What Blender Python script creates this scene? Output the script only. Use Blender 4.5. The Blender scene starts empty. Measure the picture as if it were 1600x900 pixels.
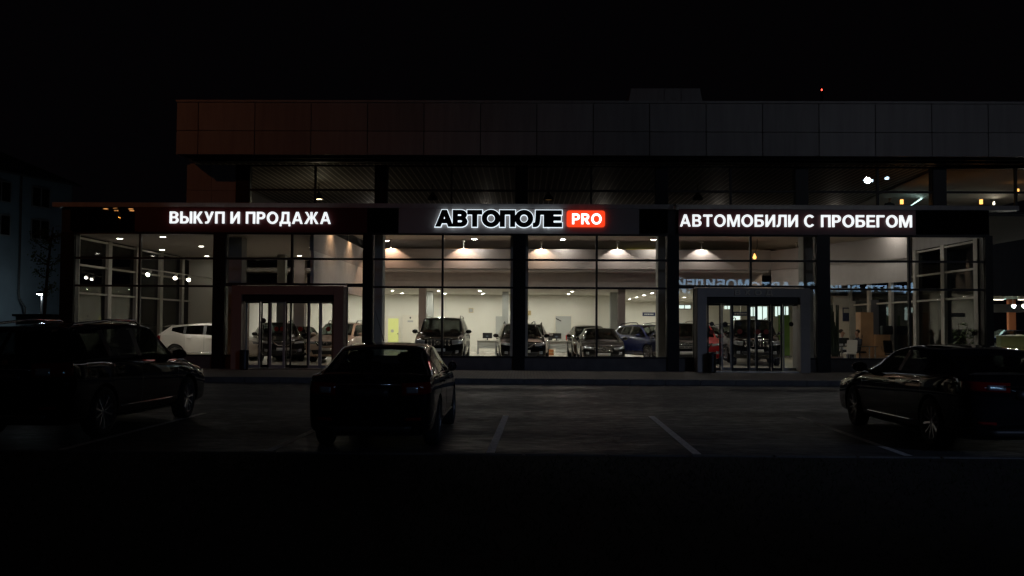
import bpy, bmesh, math, random
from mathutils import Vector, Matrix
from mathutils.bvhtree import BVHTree
random.seed(7)
R = math.radians
SC = bpy.context.scene
COL = SC.collection

# ------------------------------------------------------------------ camera
EYE = Vector((0, 0, 1.65))
F = 1500.0                                   # focal length in pixels of the 1600 px wide photograph
CAMROT = (Matrix.Rotation(0.0133, 3, 'Z') @ Matrix.Rotation(R(90) + math.atan(60 / F), 3, 'X') @ Matrix.Rotation(0.0055, 3, 'Z'))
cd = bpy.data.cameras.new('camera'); cd.sensor_width = 36; cd.lens = F / 1600 * 36
cd.clip_start = 0.1; cd.clip_end = 2000
cam = bpy.data.objects.new('camera', cd); COL.objects.link(cam)
cam.matrix_world = Matrix.Translation(EYE) @ CAMROT.to_4x4()
SC.camera = cam

def at(px, py, Y):
    """world point on the vertical plane y = Y seen at photograph pixel (px, py)"""
    d = CAMROT @ Vector((px - 800, 450 - py, -F))
    t = Y / d.y
    return EYE + d * t
def lerp(a, b, t): return a + (b - a) * t
def ax(px, Y, py=500): return at(px, py, Y).x
def az(px, py, Y): return at(px, py, Y).z

# ------------------------------------------------------------------ world, exposure
w = bpy.data.worlds.new('World'); SC.world = w; w.use_nodes = True
bg = w.node_tree.nodes['Background']
bg.inputs[0].default_value = (0.9, 0.72, 1.0, 1); bg.inputs[1].default_value = 0.0009
vs = SC.view_settings
SC.display_settings.display_device = 'sRGB'
vs.view_transform = 'Standard'; vs.look = 'None'; vs.exposure = 0; vs.gamma = 1; vs.use_curve_mapping = False
cy = SC.cycles
cy.use_denoising = True; cy.denoiser = 'OPENIMAGEDENOISE'; cy.denoising_input_passes = 'RGB_ALBEDO_NORMAL'; cy.denoising_prefilter = 'ACCURATE'
cy.max_bounces = 8; cy.diffuse_bounces = 3; cy.glossy_bounces = 4; cy.transparent_max_bounces = 24
cy.sample_clamp_indirect = 2.0; cy.caustics_reflective = False; cy.caustics_refractive = False
cy.use_light_tree = True

def lamp(name, typ, loc, energy, color, parent=None, target=None, size=0.1, angle=None, blend=0.3):
    l = bpy.data.lights.new(name, typ); l.energy = energy; l.color = color
    if typ in ('POINT', 'SPOT'): l.shadow_soft_size = size
    if typ == 'SPOT':
        l.spot_size = R(angle); l.spot_blend = blend
    o = bpy.data.objects.new(name, l); COL.objects.link(o)
    o.location = loc
    if target is not None:
        o.rotation_euler = (Vector(target) - Vector(loc)).to_track_quat('-Z', 'Y').to_euler()
    if parent is not None: o.parent = parent; o.matrix_parent_inverse = Matrix.Identity(4); o.location = Vector(loc) - parent.location
    return o

# ------------------------------------------------------------------ materials
MATS = {}
def mat(name, base=(.5, .5, .5), rough=.5, metal=0, spec=.5, coat=0, var=0, scale=3, bump=0, bscale=40, alpha=None):
    m = bpy.data.materials.new(name); m.use_nodes = True
    nt = m.node_tree; b = nt.nodes['Principled BSDF']
    b.inputs['Base Color'].default_value = (*base, 1); b.inputs['Roughness'].default_value = rough
    b.inputs['Metallic'].default_value = metal; b.inputs['Specular IOR Level'].default_value = spec
    if coat: b.inputs['Coat Weight'].default_value = coat; b.inputs['Coat Roughness'].default_value = .03
    if var or bump:
        tc = nt.nodes.new('ShaderNodeTexCoord')
    if var:
        n = nt.nodes.new('ShaderNodeTexNoise'); n.inputs['Scale'].default_value = scale; n.inputs['Detail'].default_value = 5
        nt.links.new(tc.outputs['Object'], n.inputs['Vector'])
        r = nt.nodes.new('ShaderNodeValToRGB')
        r.color_ramp.elements[0].position = .3; r.color_ramp.elements[1].position = .7
        r.color_ramp.elements[0].color = (*[c * (1 - var) for c in base], 1)
        r.color_ramp.elements[1].color = (*[min(1, c * (1 + var)) for c in base], 1)
        nt.links.new(n.outputs['Fac'], r.inputs['Fac']); nt.links.new(r.outputs['Color'], b.inputs['Base Color'])
    if bump:
        n2 = nt.nodes.new('ShaderNodeTexNoise'); n2.inputs['Scale'].default_value = bscale; n2.inputs['Detail'].default_value = 4
        nt.links.new(tc.outputs['Object'], n2.inputs['Vector'])
        bp = nt.nodes.new('ShaderNodeBump'); bp.inputs['Strength'].default_value = bump; bp.inputs['Distance'].default_value = .02
        nt.links.new(n2.outputs['Fac'], bp.inputs['Height']); nt.links.new(bp.outputs['Normal'], b.inputs['Normal'])
    MATS[name] = m
    return m
def emis(name, color, strength, base=(.5, .5, .5)):
    m = mat(name, base, .6)
    b = m.node_tree.nodes['Principled BSDF']
    b.inputs['Emission Color'].default_value = (*color, 1); b.inputs['Emission Strength'].default_value = strength
    return m
def glass(name, tint=(.93, .95, .94), f0=.06, graze=.6):
    m = bpy.data.materials.new(name); m.use_nodes = True
    nt = m.node_tree; nt.nodes.clear()
    out = nt.nodes.new('ShaderNodeOutputMaterial'); mix = nt.nodes.new('ShaderNodeMixShader')
    t = nt.nodes.new('ShaderNodeBsdfTransparent'); t.inputs[0].default_value = (*tint, 1)
    g = nt.nodes.new('ShaderNodeBsdfGlossy'); g.inputs['Color'].default_value = (1, 1, 1, 1); g.inputs['Roughness'].default_value = .0
    lw = nt.nodes.new('ShaderNodeLayerWeight'); lw.inputs[0].default_value = .5
    p = nt.nodes.new('ShaderNodeMath'); p.operation = 'POWER'; p.inputs[1].default_value = 4
    k = nt.nodes.new('ShaderNodeMath'); k.operation = 'MULTIPLY_ADD'; k.inputs[1].default_value = graze; k.inputs[2].default_value = f0
    nt.links.new(lw.outputs['Facing'], p.inputs[0]); nt.links.new(p.outputs[0], k.inputs[0]); nt.links.new(k.outputs[0], mix.inputs[0])
    nt.links.new(t.outputs[0], mix.inputs[1]); nt.links.new(g.outputs[0], mix.inputs[2]); nt.links.new(mix.outputs[0], out.inputs[0])
    MATS[name] = m
    return m

def asphalt():
    m = mat('asphalt', (.05, .05, .052), .5, spec=.2)
    nt = m.node_tree; b = nt.nodes['Principled BSDF']; tc = nt.nodes.new('ShaderNodeTexCoord')
    def noise(s, d=6, sc=None):
        n = nt.nodes.new('ShaderNodeTexNoise'); n.inputs['Scale'].default_value = s; n.inputs['Detail'].default_value = d
        if sc:
            mp = nt.nodes.new('ShaderNodeMapping'); mp.inputs['Scale'].default_value = sc
            nt.links.new(tc.outputs['Object'], mp.inputs[0]); nt.links.new(mp.outputs[0], n.inputs['Vector'])
        else: nt.links.new(tc.outputs['Object'], n.inputs['Vector'])
        return n
    big = noise(.35, 5, (.5, 1.8, 1)); fine = noise(9, 8, (1, 1.6, 1))
    r = nt.nodes.new('ShaderNodeValToRGB'); r.color_ramp.elements[0].color = (.018, .019, .021, 1); r.color_ramp.elements[1].color = (.085, .086, .09, 1)
    r.color_ramp.elements[0].position = .32; r.color_ramp.elements[1].position = .7
    mx = nt.nodes.new('ShaderNodeMath'); mx.operation = 'MULTIPLY_ADD'; mx.inputs[1].default_value = .6
    nt.links.new(fine.outputs['Fac'], mx.inputs[0])
    h = nt.nodes.new('ShaderNodeMath'); h.operation = 'MULTIPLY'; h.inputs[1].default_value = .4
    nt.links.new(big.outputs['Fac'], h.inputs[0]); nt.links.new(h.outputs[0], mx.inputs[2])
    nt.links.new(mx.outputs[0], r.inputs[0]); nt.links.new(r.outputs[0], b.inputs['Base Color'])
    rr = nt.nodes.new('ShaderNodeMapRange'); rr.inputs['From Min'].default_value = .36; rr.inputs['From Max'].default_value = .62
    rr.inputs['To Min'].default_value = .4; rr.inputs['To Max'].default_value = .72
    mid = noise(3.5, 10, (.8, 1.5, 1))
    am = nt.nodes.new('ShaderNodeMath'); am.operation = 'MULTIPLY_ADD'; am.inputs[1].default_value = .5
    hb = nt.nodes.new('ShaderNodeMath'); hb.operation = 'MULTIPLY'; hb.inputs[1].default_value = .5
    nt.links.new(big.outputs['Fac'], hb.inputs[0]); nt.links.new(mid.outputs['Fac'], am.inputs[0]); nt.links.new(hb.outputs[0], am.inputs[2])
    nt.links.new(am.outputs[0], rr.inputs['Value']); nt.links.new(rr.outputs[0], b.inputs['Roughness'])
    bp = nt.nodes.new('ShaderNodeBump'); bp.inputs['Strength'].default_value = .8; bp.inputs['Distance'].default_value = .02
    nt.links.new(fine.outputs['Fac'], bp.inputs['Height']); nt.links.new(bp.outputs[0], b.inputs['Normal'])
    return m
def pavers(name, c1, c2, mortar, bw, bh, sc=1.0, axes=None):
    m = mat(name, c1, .75); nt = m.node_tree; b = nt.nodes['Principled BSDF']
    tc = nt.nodes.new('ShaderNodeTexCoord'); br = nt.nodes.new('ShaderNodeTexBrick')
    br.inputs['Color1'].default_value = (*c1, 1); br.inputs['Color2'].default_value = (*c2, 1); br.inputs['Mortar'].default_value = (*mortar, 1)
    br.inputs['Scale'].default_value = sc; br.inputs['Brick Width'].default_value = bw; br.inputs['Row Height'].default_value = bh
    br.inputs['Mortar Size'].default_value = .012
    nt.links.new(tc.outputs['Object'], br.inputs['Vector']); nt.links.new(br.outputs['Color'], b.inputs['Base Color'])
    bp = nt.nodes.new('ShaderNodeBump'); bp.inputs['Strength'].default_value = .4; bp.inputs['Distance'].default_value = .01; bp.invert = True
    nt.links.new(br.outputs['Fac'], bp.inputs['Height']); nt.links.new(bp.outputs[0], b.inputs['Normal'])
    return m
def slats():
    m = mat('slat_ceiling', (.3, .29, .27), .6); nt = m.node_tree; b = nt.nodes['Principled BSDF']
    tc = nt.nodes.new('ShaderNodeTexCoord'); mp = nt.nodes.new('ShaderNodeMapping'); mp.inputs['Scale'].default_value = (1, 0, 0)
    wv = nt.nodes.new('ShaderNodeTexWave'); wv.bands_direction = 'X'; wv.inputs['Scale'].default_value = 1.25
    nt.links.new(tc.outputs['Object'], mp.inputs[0]); nt.links.new(mp.outputs[0], wv.inputs[0])
    r = nt.nodes.new('ShaderNodeValToRGB'); r.color_ramp.elements[0].position = .86; r.color_ramp.elements[1].position = .93
    r.color_ramp.elements[0].color = (.17, .165, .155, 1); r.color_ramp.elements[1].color = (.68, .66, .62, 1)
    nt.links.new(wv.outputs['Fac'], r.inputs[0]); nt.links.new(r.outputs[0], b.inputs['Base Color'])
    return m

def clad_tones(m):
    nt = m.node_tree; b = nt.nodes['Principled BSDF']; g_ = nt.nodes.new('ShaderNodeNewGeometry'); tc = nt.nodes.new('ShaderNodeTexCoord')
    mp = nt.nodes.new('ShaderNodeMapping'); mp.inputs['Scale'].default_value = (5, 5, .5); n = nt.nodes.new('ShaderNodeTexNoise'); n.inputs['Scale'].default_value = 1.0; n.inputs['Detail'].default_value = 6
    nt.links.new(tc.outputs['Object'], mp.inputs[0]); nt.links.new(mp.outputs[0], n.inputs['Vector'])
    a = nt.nodes.new('ShaderNodeMath'); a.operation = 'MULTIPLY_ADD'; a.inputs[1].default_value = .22; a.inputs[2].default_value = .0
    nt.links.new(g_.outputs['Random Per Island'], a.inputs[0])
    c = nt.nodes.new('ShaderNodeMath'); c.operation = 'MULTIPLY_ADD'; c.inputs[1].default_value = .5
    nt.links.new(n.outputs['Fac'], c.inputs[0]); nt.links.new(a.outputs[0], c.inputs[2])
    r = nt.nodes.new('ShaderNodeValToRGB'); r.color_ramp.elements[0].color = (.22, .21, .205, 1); r.color_ramp.elements[1].color = (.4, .385, .375, 1)
    r.color_ramp.elements[0].position = .12; r.color_ramp.elements[1].position = .6
    nt.links.new(c.outputs[0], r.inputs[0]); nt.links.new(r.outputs[0], b.inputs['Base Color'])
asphalt(); slats()
pavers('paving_block', (.2, .17, .14), (.15, .13, .11), (.05, .045, .04), .2, .1)
pavers('floor_tile', (.62, .58, .5), (.58, .54, .47), (.4, .37, .33), .6, .6)
MATS['floor_tile'].node_tree.nodes['Principled BSDF'].inputs['Roughness'].default_value = .22
mat('kerb', (.1, .097, .093), .8, var=.25, scale=4, bump=.3)
mat('earth', (.022, .02, .016), .95, var=.4, scale=5)
mat('grass', (.03, .042, .018), .8, spec=.15, var=.4, scale=2)
mat('road_paint', (.62, .61, .57), .6, var=.35, scale=14)
mat('cladding', (.36, .345, .335), .45, var=.05, scale=.6)
clad_tones(MATS['cladding'])
mat('cladding_joint', (.02, .02, .02), .8)
mat('black_metal', (.008, .008, .009), .4, spec=.2)
mat('dark_frame', (.02, .019, .02), .45, spec=.3)
mat('grey_frame', (.3, .3, .3), .45, metal=.4)
mat('white_frame', (.5, .48, .43), .5)
mat('portal_brown', (.27, .17, .12), .5, var=.06)
mat('portal_grey', (.41, .4, .385), .45, var=.05)
mat('plinth', (.09, .085, .08), .6, var=.2, scale=3)
mat('black_panel', (.004, .004, .005), .01)
mat('maroon_board', (.06, .009, .011), .4)
mat('grey_board', (.3, .27, .26), .5)
mat('plaster', (.76, .74, .65), .85, var=.03, scale=.7)
mat('plaster_white', (.78, .76, .7), .85, var=.03, scale=.7)
mat('fascia', (.4, .36, .335), .8, var=.05, scale=.9)
mat('bulkhead', (.6, .56, .53), .85, var=.05)
mat('ceiling_paint', (.55, .5, .45), .9, var=.03)
mat('pillar_paint', (.5, .43, .4), .8)
mat('pillar_grey', (.4, .41, .38), .8, var=.05)
mat('door_white', (.75, .71, .6), .55)
mat('door_grey', (.42, .43, .4), .5)
mat('steel', (.55, .55, .55), .25, metal=1)
mat('dark_void', (.02, .019, .018), .7)
mat('wood', (.42, .24, .12), .5, var=.15, scale=2)
mat('partition', (.1, .1, .11), .6)
mat('blue_wall', (.2, .26, .31), .85, var=.12, scale=.8)
mat('old_roof', (.08, .08, .085), .8)
mat('leaf', (.07, .12, .03), .6, var=.4, scale=9)
mat('cactus', (.03, .045, .025), .7)
mat('pot', (.2, .12, .08), .6)
mat('bark', (.05, .04, .03), .9)
mat('black_plastic', (.012, .012, .012), .4)
mat('rubber', (.014, .014, .014), .85)
mat('white_plastic', (.7, .68, .62), .4)
mat('red_sticker', (.4, .04, .01), .5)
mat('black_sticker', (.02, .02, .02), .5)
mat('white_paper', (.8, .8, .75), .6)
mat('navy', (.02, .03, .08), .5)
mat('orange_box', (.6, .22, .07), .6)
mat('red_plastic', (.5, .02, .02), .4)
mat('green_fabric', (.16, .3, .06), .7)
mat('green_counter', (.2, .23, .1), .5)
mat('orange_panel', (.55, .13, .05), .6)
mat('tan_poster', (.55, .42, .2), .6)
mat('skin', (.45, .26, .18), .55)
mat('hair', (.04, .025, .015), .7)
mat('shirt_dark', (.02, .022, .03), .8)
mat('shirt_light', (.4, .42, .42), .8)
mat('trousers', (.02, .02, .025), .8)
# light givers
emis('letter_white', (.94, .98, 1), 1.0, (.8, .8, .8))
emis('halo_white', (.8, .92, 1), 1.25, (.8, .8, .8))
emis('badge_red', (1, .055, .012), 1.0, (.6, .05, .02))
emis('badge_white', (1, .95, .9), 2.2)
emis('lens_bright', (1, .965, .87), 500)
emis('lens_hall', (1, .94, .86), 165)
emis('lens_dim', (1, .91, .78), 32)
emis('lens_warm', (1, .75, .45), 12)
emis('lens_orange', (1, .42, .1), 3)
emis('strip_cyan', (.65, 1, .95), 3.0)
emis('strip_warm', (1, .9, .7), 6.0)
emis('flood_white', (.55, .75, 1), 26)
emis('sign_blue', (.4, .68, 1), 3.8)
emis('sodium', (1, .42, .12), 24)
emis('beacon_red', (1, .05, .03), 8)
emis('lit_yellow', (.6, .5, .1), .35, (.4, .35, .1))
emis('lit_green', (.62, .66, .15), .55, (.4, .4, .2))
emis('lit_white', (.8, 1, .92), 1.1, (.7, .7, .7))
emis('lit_amber', (.9, .5, .2), .12, (.4, .3, .2))
emis('screen', (.5, .6, .7), .12, (.01, .01, .01))
emis('yard_lamp', (.8, .95, 1), 120)
glass('facade_glass', (.92, .94, .93), .065, .5)
glass('side_glass', (.55, .58, .57), .035, .35)
glass('door_glass', (.93, .95, .94), .07, .5)
glass('windscreen', (.42, .46, .44), .05, .7)
glass('tinted', (.1, .11, .11), .06, .75)
# vehicle surfaces
mat('car_trim', (.02, .02, .02), .5)
mat('car_inside', (.015, .015, .016), .8)
mat('chrome', (.8, .8, .8), .1, metal=1)
mat('alloy', (.45, .45, .46), .3, metal=.9)
mat('lamp_clear', (.5, .52, .55), .08, metal=.55, coat=1)
mat('lamp_red', (.16, .005, .006), .2, spec=0, coat=1)
mat('plate', (.75, .75, .72), .5)
def paint(name, c, metal=.0, rough=.35): return mat(name, c, rough, metal, .0 if max(c) < .05 else .3, 1.0)
paint('paint_black', (.004, .004, .005)); paint('paint_night', (.006, .006, .008)); paint('paint_graphite', (.018, .0175, .017), .2)
paint('paint_brown', (.03, .018, .012), .3)
paint('paint_grey', (.12, .115, .11), .4); paint('paint_white', (.74, .7, .63)); paint('paint_pearl', (.66, .5, .4), .2)
paint('paint_blue', (.012, .022, .1), .3); paint('paint_red', (.5, .012, .012)); paint('paint_silver', (.35, .35, .34), .6)

# ------------------------------------------------------------------ mesh helpers
class MB:
    def __init__(s): s.b = bmesh.new()
    def box(s, x0, x1, y0, y1, z0, z1):
        v = [s.b.verts.new((x, y, z)) for x in (x0, x1) for y in (y0, y1) for z in (z0, z1)]
        for f in ((0, 1, 3, 2), (4, 6, 7, 5), (0, 4, 5, 1), (2, 3, 7, 6), (0, 2, 6, 4), (1, 5, 7, 3)): s.b.faces.new([v[i] for i in f])
        return s
    def obox(s, c, u, v, wv):
        c, u, v, wv = map(Vector, (c, u, v, wv))
        vs = [s.b.verts.new(c + a * u + b_ * v + d * wv) for a in (-1, 1) for b_ in (-1, 1) for d in (-1, 1)]
        for f in ((0, 1, 3, 2), (4, 6, 7, 5), (0, 4, 5, 1), (2, 3, 7, 6), (0, 2, 6, 4), (1, 5, 7, 3)): s.b.faces.new([vs[i] for i in f])
        return s
    def bar(s, a, b_, t, h=None):
        a, b_ = Vector(a), Vector(b_); d = b_ - a
        up = Vector((0, 0, 1)) if abs(d.normalized().z) < .95 else Vector((0, 1, 0))
        sd = d.cross(up).normalized(); up2 = sd.cross(d).normalized()
        return s.obox((a + b_) / 2, d / 2, sd * t / 2, up2 * (h or t) / 2)
    def tube(s, pts, r, n=8, close=True):
        pts = [Vector(p) for p in pts]; rings = []
        rr = r if isinstance(r, (list, tuple)) else [r] * len(pts)
        for i, p in enumerate(pts):
            d = (pts[min(i + 1, len(pts) - 1)] - pts[max(i - 1, 0)]).normalized()
            up = Vector((0, 0, 1)) if abs(d.z) < .9 else Vector((1, 0, 0))
            a = d.cross(up).normalized(); c = a.cross(d)
            rings.append([s.b.verts.new(p + (a * math.cos(2 * math.pi * k / n) + c * math.sin(2 * math.pi * k / n)) * rr[i]) for k in range(n)])
        for i in range(len(rings) - 1):
            for k in range(n): s.b.faces.new((rings[i][k], rings[i][(k + 1) % n], rings[i + 1][(k + 1) % n], rings[i + 1][k]))
        if close: s.b.faces.new(rings[0][::-1]); s.b.faces.new(rings[-1])
        return s
    def lathe(s, prof, n=24, axis='Z', c=(0, 0, 0), cap=True):
        rings = []
        for r, h in prof:
            ring = []
            for k in range(n):
                a = 2 * math.pi * k / n
                p = {'Z': (r * math.cos(a), r * math.sin(a), h), 'X': (h, r * math.cos(a), r * math.sin(a)), 'Y': (r * math.cos(a), h, r * math.sin(a))}[axis]
                ring.append(s.b.verts.new(Vector(p) + Vector(c)))
            rings.append(ring)
        for i in range(len(rings) - 1):
            for k in range(n): s.b.faces.new((rings[i][k], rings[i][(k + 1) % n], rings[i + 1][(k + 1) % n], rings[i + 1][k]))
        if cap: s.b.faces.new(rings[0][::-1]); s.b.faces.new(rings[-1])
        return s
    def quad(s, *p): s.b.faces.new([s.b.verts.new(q) for q in p]); return s
    def prism(s, poly, y0, y1):      # polygon in x,z extruded along y
        a = [s.b.verts.new((x, y0, z)) for x, z in poly]; c = [s.b.verts.new((x, y1, z)) for x, z in poly]
        s.b.faces.new(a); s.b.faces.new(c[::-1])
        for i in range(len(poly)):
            j = (i + 1) % len(poly); s.b.faces.new((a[j], a[i], c[i], c[j]))
        return s
    def mesh(s, name, bevel=0, smooth=False):
        bmesh.ops.recalc_face_normals(s.b, faces=s.b.faces[:])
        if bevel:
            bmesh.ops.bevel(s.b, geom=[e for e in s.b.edges if e.calc_face_angle(0) > .6], offset=bevel, segments=2, affect='EDGES', clamp_overlap=True)
        me = bpy.data.meshes.new(name); s.b.to_mesh(me); s.b.free()
        if smooth:
            for p in me.polygons: p.use_smooth = True
        return me
    def build(s, name, m, parent=None, bevel=0, smooth=False):
        me = s.mesh(name, bevel, smooth)
        return link(name, me, m, parent)
def link(name, me, m, parent=None):
    o = bpy.data.objects.new(name, me)
    if m is not None:
        if not me.materials: me.materials.append(MATS[m])
        else: o.material_slots[0].link = 'OBJECT'; o.material_slots[0].material = MATS[m]
    COL.objects.link(o)
    if parent is not None:
        o.parent = parent
        o.matrix_parent_inverse = parent.matrix_basis.inverted() if parent.get('_abs') else Matrix.Identity(4)
    return o
def tag(o, label=None, cat=None, group=None, kind=None):
    if label: o['label'] = label
    if cat: o['category'] = cat
    if group: o['group'] = group
    if kind: o['kind'] = kind
    return o
def empty(name, loc, rz=0, label=None, cat=None, group=None):
    o = bpy.data.objects.new(name, None); COL.objects.link(o); o.location = loc; o.rotation_euler = (0, 0, rz); o.empty_display_size = .2
    return tag(o, label, cat, group)
def copy_tree(o, parent=None):
    c = o.copy(); COL.objects.link(c); c.parent = parent
    for ch in [x for x in COL.objects if x.parent == o]: copy_tree(ch, c)
    return c

# ------------------------------------------------------------------ lettering (bold grotesque capitals drawn as contours)
def arc(cx, cy_, rx, ry, a0, a1, n=10):
    return [(cx + rx * math.cos(R(a0 + (a1 - a0) * i / n)), cy_ + ry * math.sin(R(a0 + (a1 - a0) * i / n))) for i in range(n + 1)]
def _p(hole_c=.43): return [[(.21, .55), (.21, .82), (.43, .82)] + arc(.43, .685, .13, .135, 90, -90)[1:]]
_soft = [[(0, 0), (.45, 0)] + arc(.45, .31, .34, .31, -90, 90)[1:] + [(.21, .62), (.21, 1), (0, 1)], [(.21, .17), (.21, .45), (.43, .45)] + arc(.43, .31, .14, .14, 90, -90)[1:]]
GL = {
 'А': (1.0, [[(0, 0), (.22, 0), (.3, .225), (.7, .225), (.78, 0), (1, 0), (.62, 1), (.38, 1)], [(.365, .4), (.5, .78), (.635, .4)]]),
 'В': (.84, [[(0, 0), (.48, 0)] + arc(.48, .285, .35, .285, -90, 62)[1:] + arc(.45, .745, .34, .255, -38, 90) + [(0, 1)],
             [(.21, .17), (.21, .43), (.46, .43)] + arc(.46, .3, .14, .13, 90, -90)[1:], [(.21, .6), (.21, .83), (.43, .83)] + arc(.43, .715, .125, .115, 90, -90)[1:]]),
 'Т': (.84, [[(.315, 0), (.525, 0), (.525, .82), (.84, .82), (.84, 1), (0, 1), (0, .82), (.315, .82)]]),
 'О': (1.06, [arc(.53, .5, .53, .52, 0, 348, 29), arc(.53, .5, .31, .335, 0, -348, 29)]),
 'М': (1.14, [[(0, 0), (.19, 0), (.19, .74), (.475, 0), (.665, 0), (.95, .74), (.95, 0), (1.14, 0), (1.14, 1), (.85, 1), (.57, .3), (.29, 1), (0, 1)]]),
 'Б': (.84, [[(0, 0), (.5, 0)] + arc(.5, .31, .34, .31, -90, 90)[1:] + [(.21, .62), (.21, .82), (.76, .82), (.76, 1), (0, 1)], [(.21, .17), (.21, .45), (.48, .45)] + arc(.48, .31, .14, .14, 90, -90)[1:]]),
 'И': (.87, [[(0, 0), (.21, 0), (.66, .66), (.66, 0), (.87, 0), (.87, 1), (.66, 1), (.21, .34), (.21, 1), (0, 1)]]),
 'Л': (.91, [[(0, -.01), (.12, -.01), (.24, .04), (.32, .16), (.36, .4), (.38, .82), (.7, .82), (.7, 0), (.91, 0), (.91, 1), (.18, 1), (.17, .6), (.14, .26), (.1, .18), (0, .165)]]),
 'С': (.97, [arc(.5, .5, .5, .52, 38, 322, 24) + arc(.5, .5, .29, .345, 318, 42, 20)]),
 'П': (.87, [[(0, 0), (.21, 0), (.21, .82), (.66, .82), (.66, 0), (.87, 0), (.87, 1), (0, 1)]]),
 'Р': (.79, [[(0, 0), (.21, 0), (.21, .37), (.45, .37)] + arc(.45, .685, .34, .315, -90, 90)[1:] + [(0, 1)]] + _p()),
 'Е': (.76, [[(0, 0), (.76, 0), (.76, .17), (.21, .17), (.21, .43), (.69, .43), (.69, .6), (.21, .6), (.21, .83), (.74, .83), (.74, 1), (0, 1)]]),
 'Г': (.7, [[(0, 0), (.21, 0), (.21, .82), (.7, .82), (.7, 1), (0, 1)]]),
 'Ы': (1.11, _soft + [[(.9, 0), (1.11, 0), (1.11, 1), (.9, 1)]]),
 'К': (.86, [[(0, 0), (.21, 0), (.21, .43), (.3, .43), (.6, 0), (.86, 0), (.47, .54), (.82, 1), (.58, 1), (.3, .62), (.21, .62), (.21, 1), (0, 1)]]),
 'У': (.86, [[(.08, -.01), (.22, -.01), (.38, .04), (.49, .2), (.86, 1), (.64, 1), (.44, .5), (.22, 1), (0, 1), (.33, .28), (.28, .19), (.2, .165), (.08, .17)]]),
 'Д': (1.0, [[(0, -.2), (.17, -.2), (.17, 0), (.83, 0), (.83, -.2), (1, -.2), (1, .18), (.89, .18), (.89, 1), (.2, 1), (.2, .75), (.17, .42), (.1, .18), (0, .18)], [(.3, .18), (.38, .45), (.4, .82), (.68, .82), (.68, .18)]]),
 'Ж': (1.33, [[(.565, 0), (.765, 0), (.765, .43), (.82, .43), (1.08, 0), (1.33, 0), (.96, .55), (1.27, 1), (1.04, 1), (.82, .62), (.765, .62), (.765, 1), (.565, 1), (.565, .62), (.51, .62), (.29, 1), (.06, 1), (.37, .55), (0, 0), (.25, 0), (.51, .43), (.565, .43)]]),
 'R': (.87, [[(0, 0), (.21, 0), (.21, .39), (.33, .39), (.6, 0), (.87, 0), (.6, .41)] + arc(.47, .7, .34, .3, -58, 90)[0:] + [(0, 1)]] + [[(.21, .57), (.21, .82), (.45, .82)] + arc(.45, .695, .13, .125, 90, -90)[1:]]),
 'Н': (.87, [[(0, 0), (.21, 0), (.21, .4), (.66, .4), (.66, 0), (.87, 0), (.87, 1), (.66, 1), (.66, .59), (.21, .59), (.21, 1), (0, 1)]]),
 'Ц': (.96, [[(0, 0), (.77, 0), (.77, -.2), (.96, -.2), (.96, .18), (.87, .18), (.87, 1), (.66, 1), (.66, .18), (.21, .18), (.21, 1), (0, 1)]]),
 'Х': (.9, [[(0, 0), (.25, 0), (.45, .34), (.65, 0), (.9, 0), (.58, .51), (.88, 1), (.63, 1), (.45, .69), (.27, 1), (.02, 1), (.32, .51)]]),
}
GL['Й'] = (.87, GL['И'][1] + [[(.25, 1.16), (.33, 1.08), (.54, 1.08), (.62, 1.16), (.52, 1.16), (.435, 1.13), (.35, 1.16)]])
GL['P'] = GL['Р']; GL['O'] = GL['О']
def area2(c): return sum(c[i][0] * c[(i + 1) % len(c)][1] - c[(i + 1) % len(c)][0] * c[i][1] for i in range(len(c)))
def grow(c, d):
    n = len(c); out = []; sgn = 1
    for i in range(n):
        p0, p1, p2 = Vector(c[i - 1]), Vector(c[i]), Vector(c[(i + 1) % n])
        e1, e2 = (p1 - p0).normalized(), (p2 - p1).normalized()
        n1, n2 = Vector((e1.y, -e1.x)), Vector((e2.y, -e2.x))
        b = n1 + n2
        if b.length < 1e-4: b = n1
        b = b.normalized(); k = d / max(.45, b.dot(n1))
        out.append(tuple(p1 + b * k))
    return out
def letters_mesh(text, x0, x1, z, h, y_front, depth, extra=0, mirror=False, gap=.15):
    """text standing upright in the plane y = y_front, facing -y (or +y when mirror)"""
    conts = []; x = 0
    for ch in text:
        if ch == ' ': x += .42; continue
        wd, cs = GL[ch]; conts.append([])
        for i, c in enumerate(cs):
            c = [(px + x, py) for px, py in c]
            hole = i > 0 and not (ch in 'ЫЙ' and i == len(cs) - 1)
            if (area2(c) > 0) == hole: c = c[::-1]
            conts[-1].append(c)
        x += wd + gap
    W_ = x - gap; k = (x1 - x0) / W_
    out = bmesh.new()
    for q, cs in enumerate(conts):
        cu = bpy.data.curves.new('lettering', 'CURVE'); cu.dimensions = '2D'; cu.fill_mode = 'BOTH'; cu.extrude = depth / 2
        for c in cs:
            c = [(px * k, py * h) for px, py in c]
            if extra: c = grow(c, extra)
            sp = cu.splines.new('POLY'); sp.points.add(len(c) - 1); sp.use_cyclic_u = True
            for p, r_ in zip(sp.points, c): p.co = (*r_, 0, 1)
        o = bpy.data.objects.new('tmp', cu); COL.objects.link(o)
        dg = bpy.context.evaluated_depsgraph_get()
        m1 = bpy.data.meshes.new_from_object(o.evaluated_get(dg)); bpy.data.objects.remove(o); bpy.data.curves.remove(cu)
        for v in m1.vertices: v.co.z += (q % 2) * .0012
        out.from_mesh(m1); bpy.data.meshes.remove(m1)
    me = bpy.data.meshes.new('lettering'); out.to_mesh(me); out.free()
    for v in me.vertices:
        if mirror: v.co = Vector((x1 - v.co.x, y_front + v.co.z - depth / 2, z + v.co.y))
        else: v.co = Vector((x0 + v.co.x, y_front - v.co.z + depth / 2, z + v.co.y))
    return me
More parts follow.
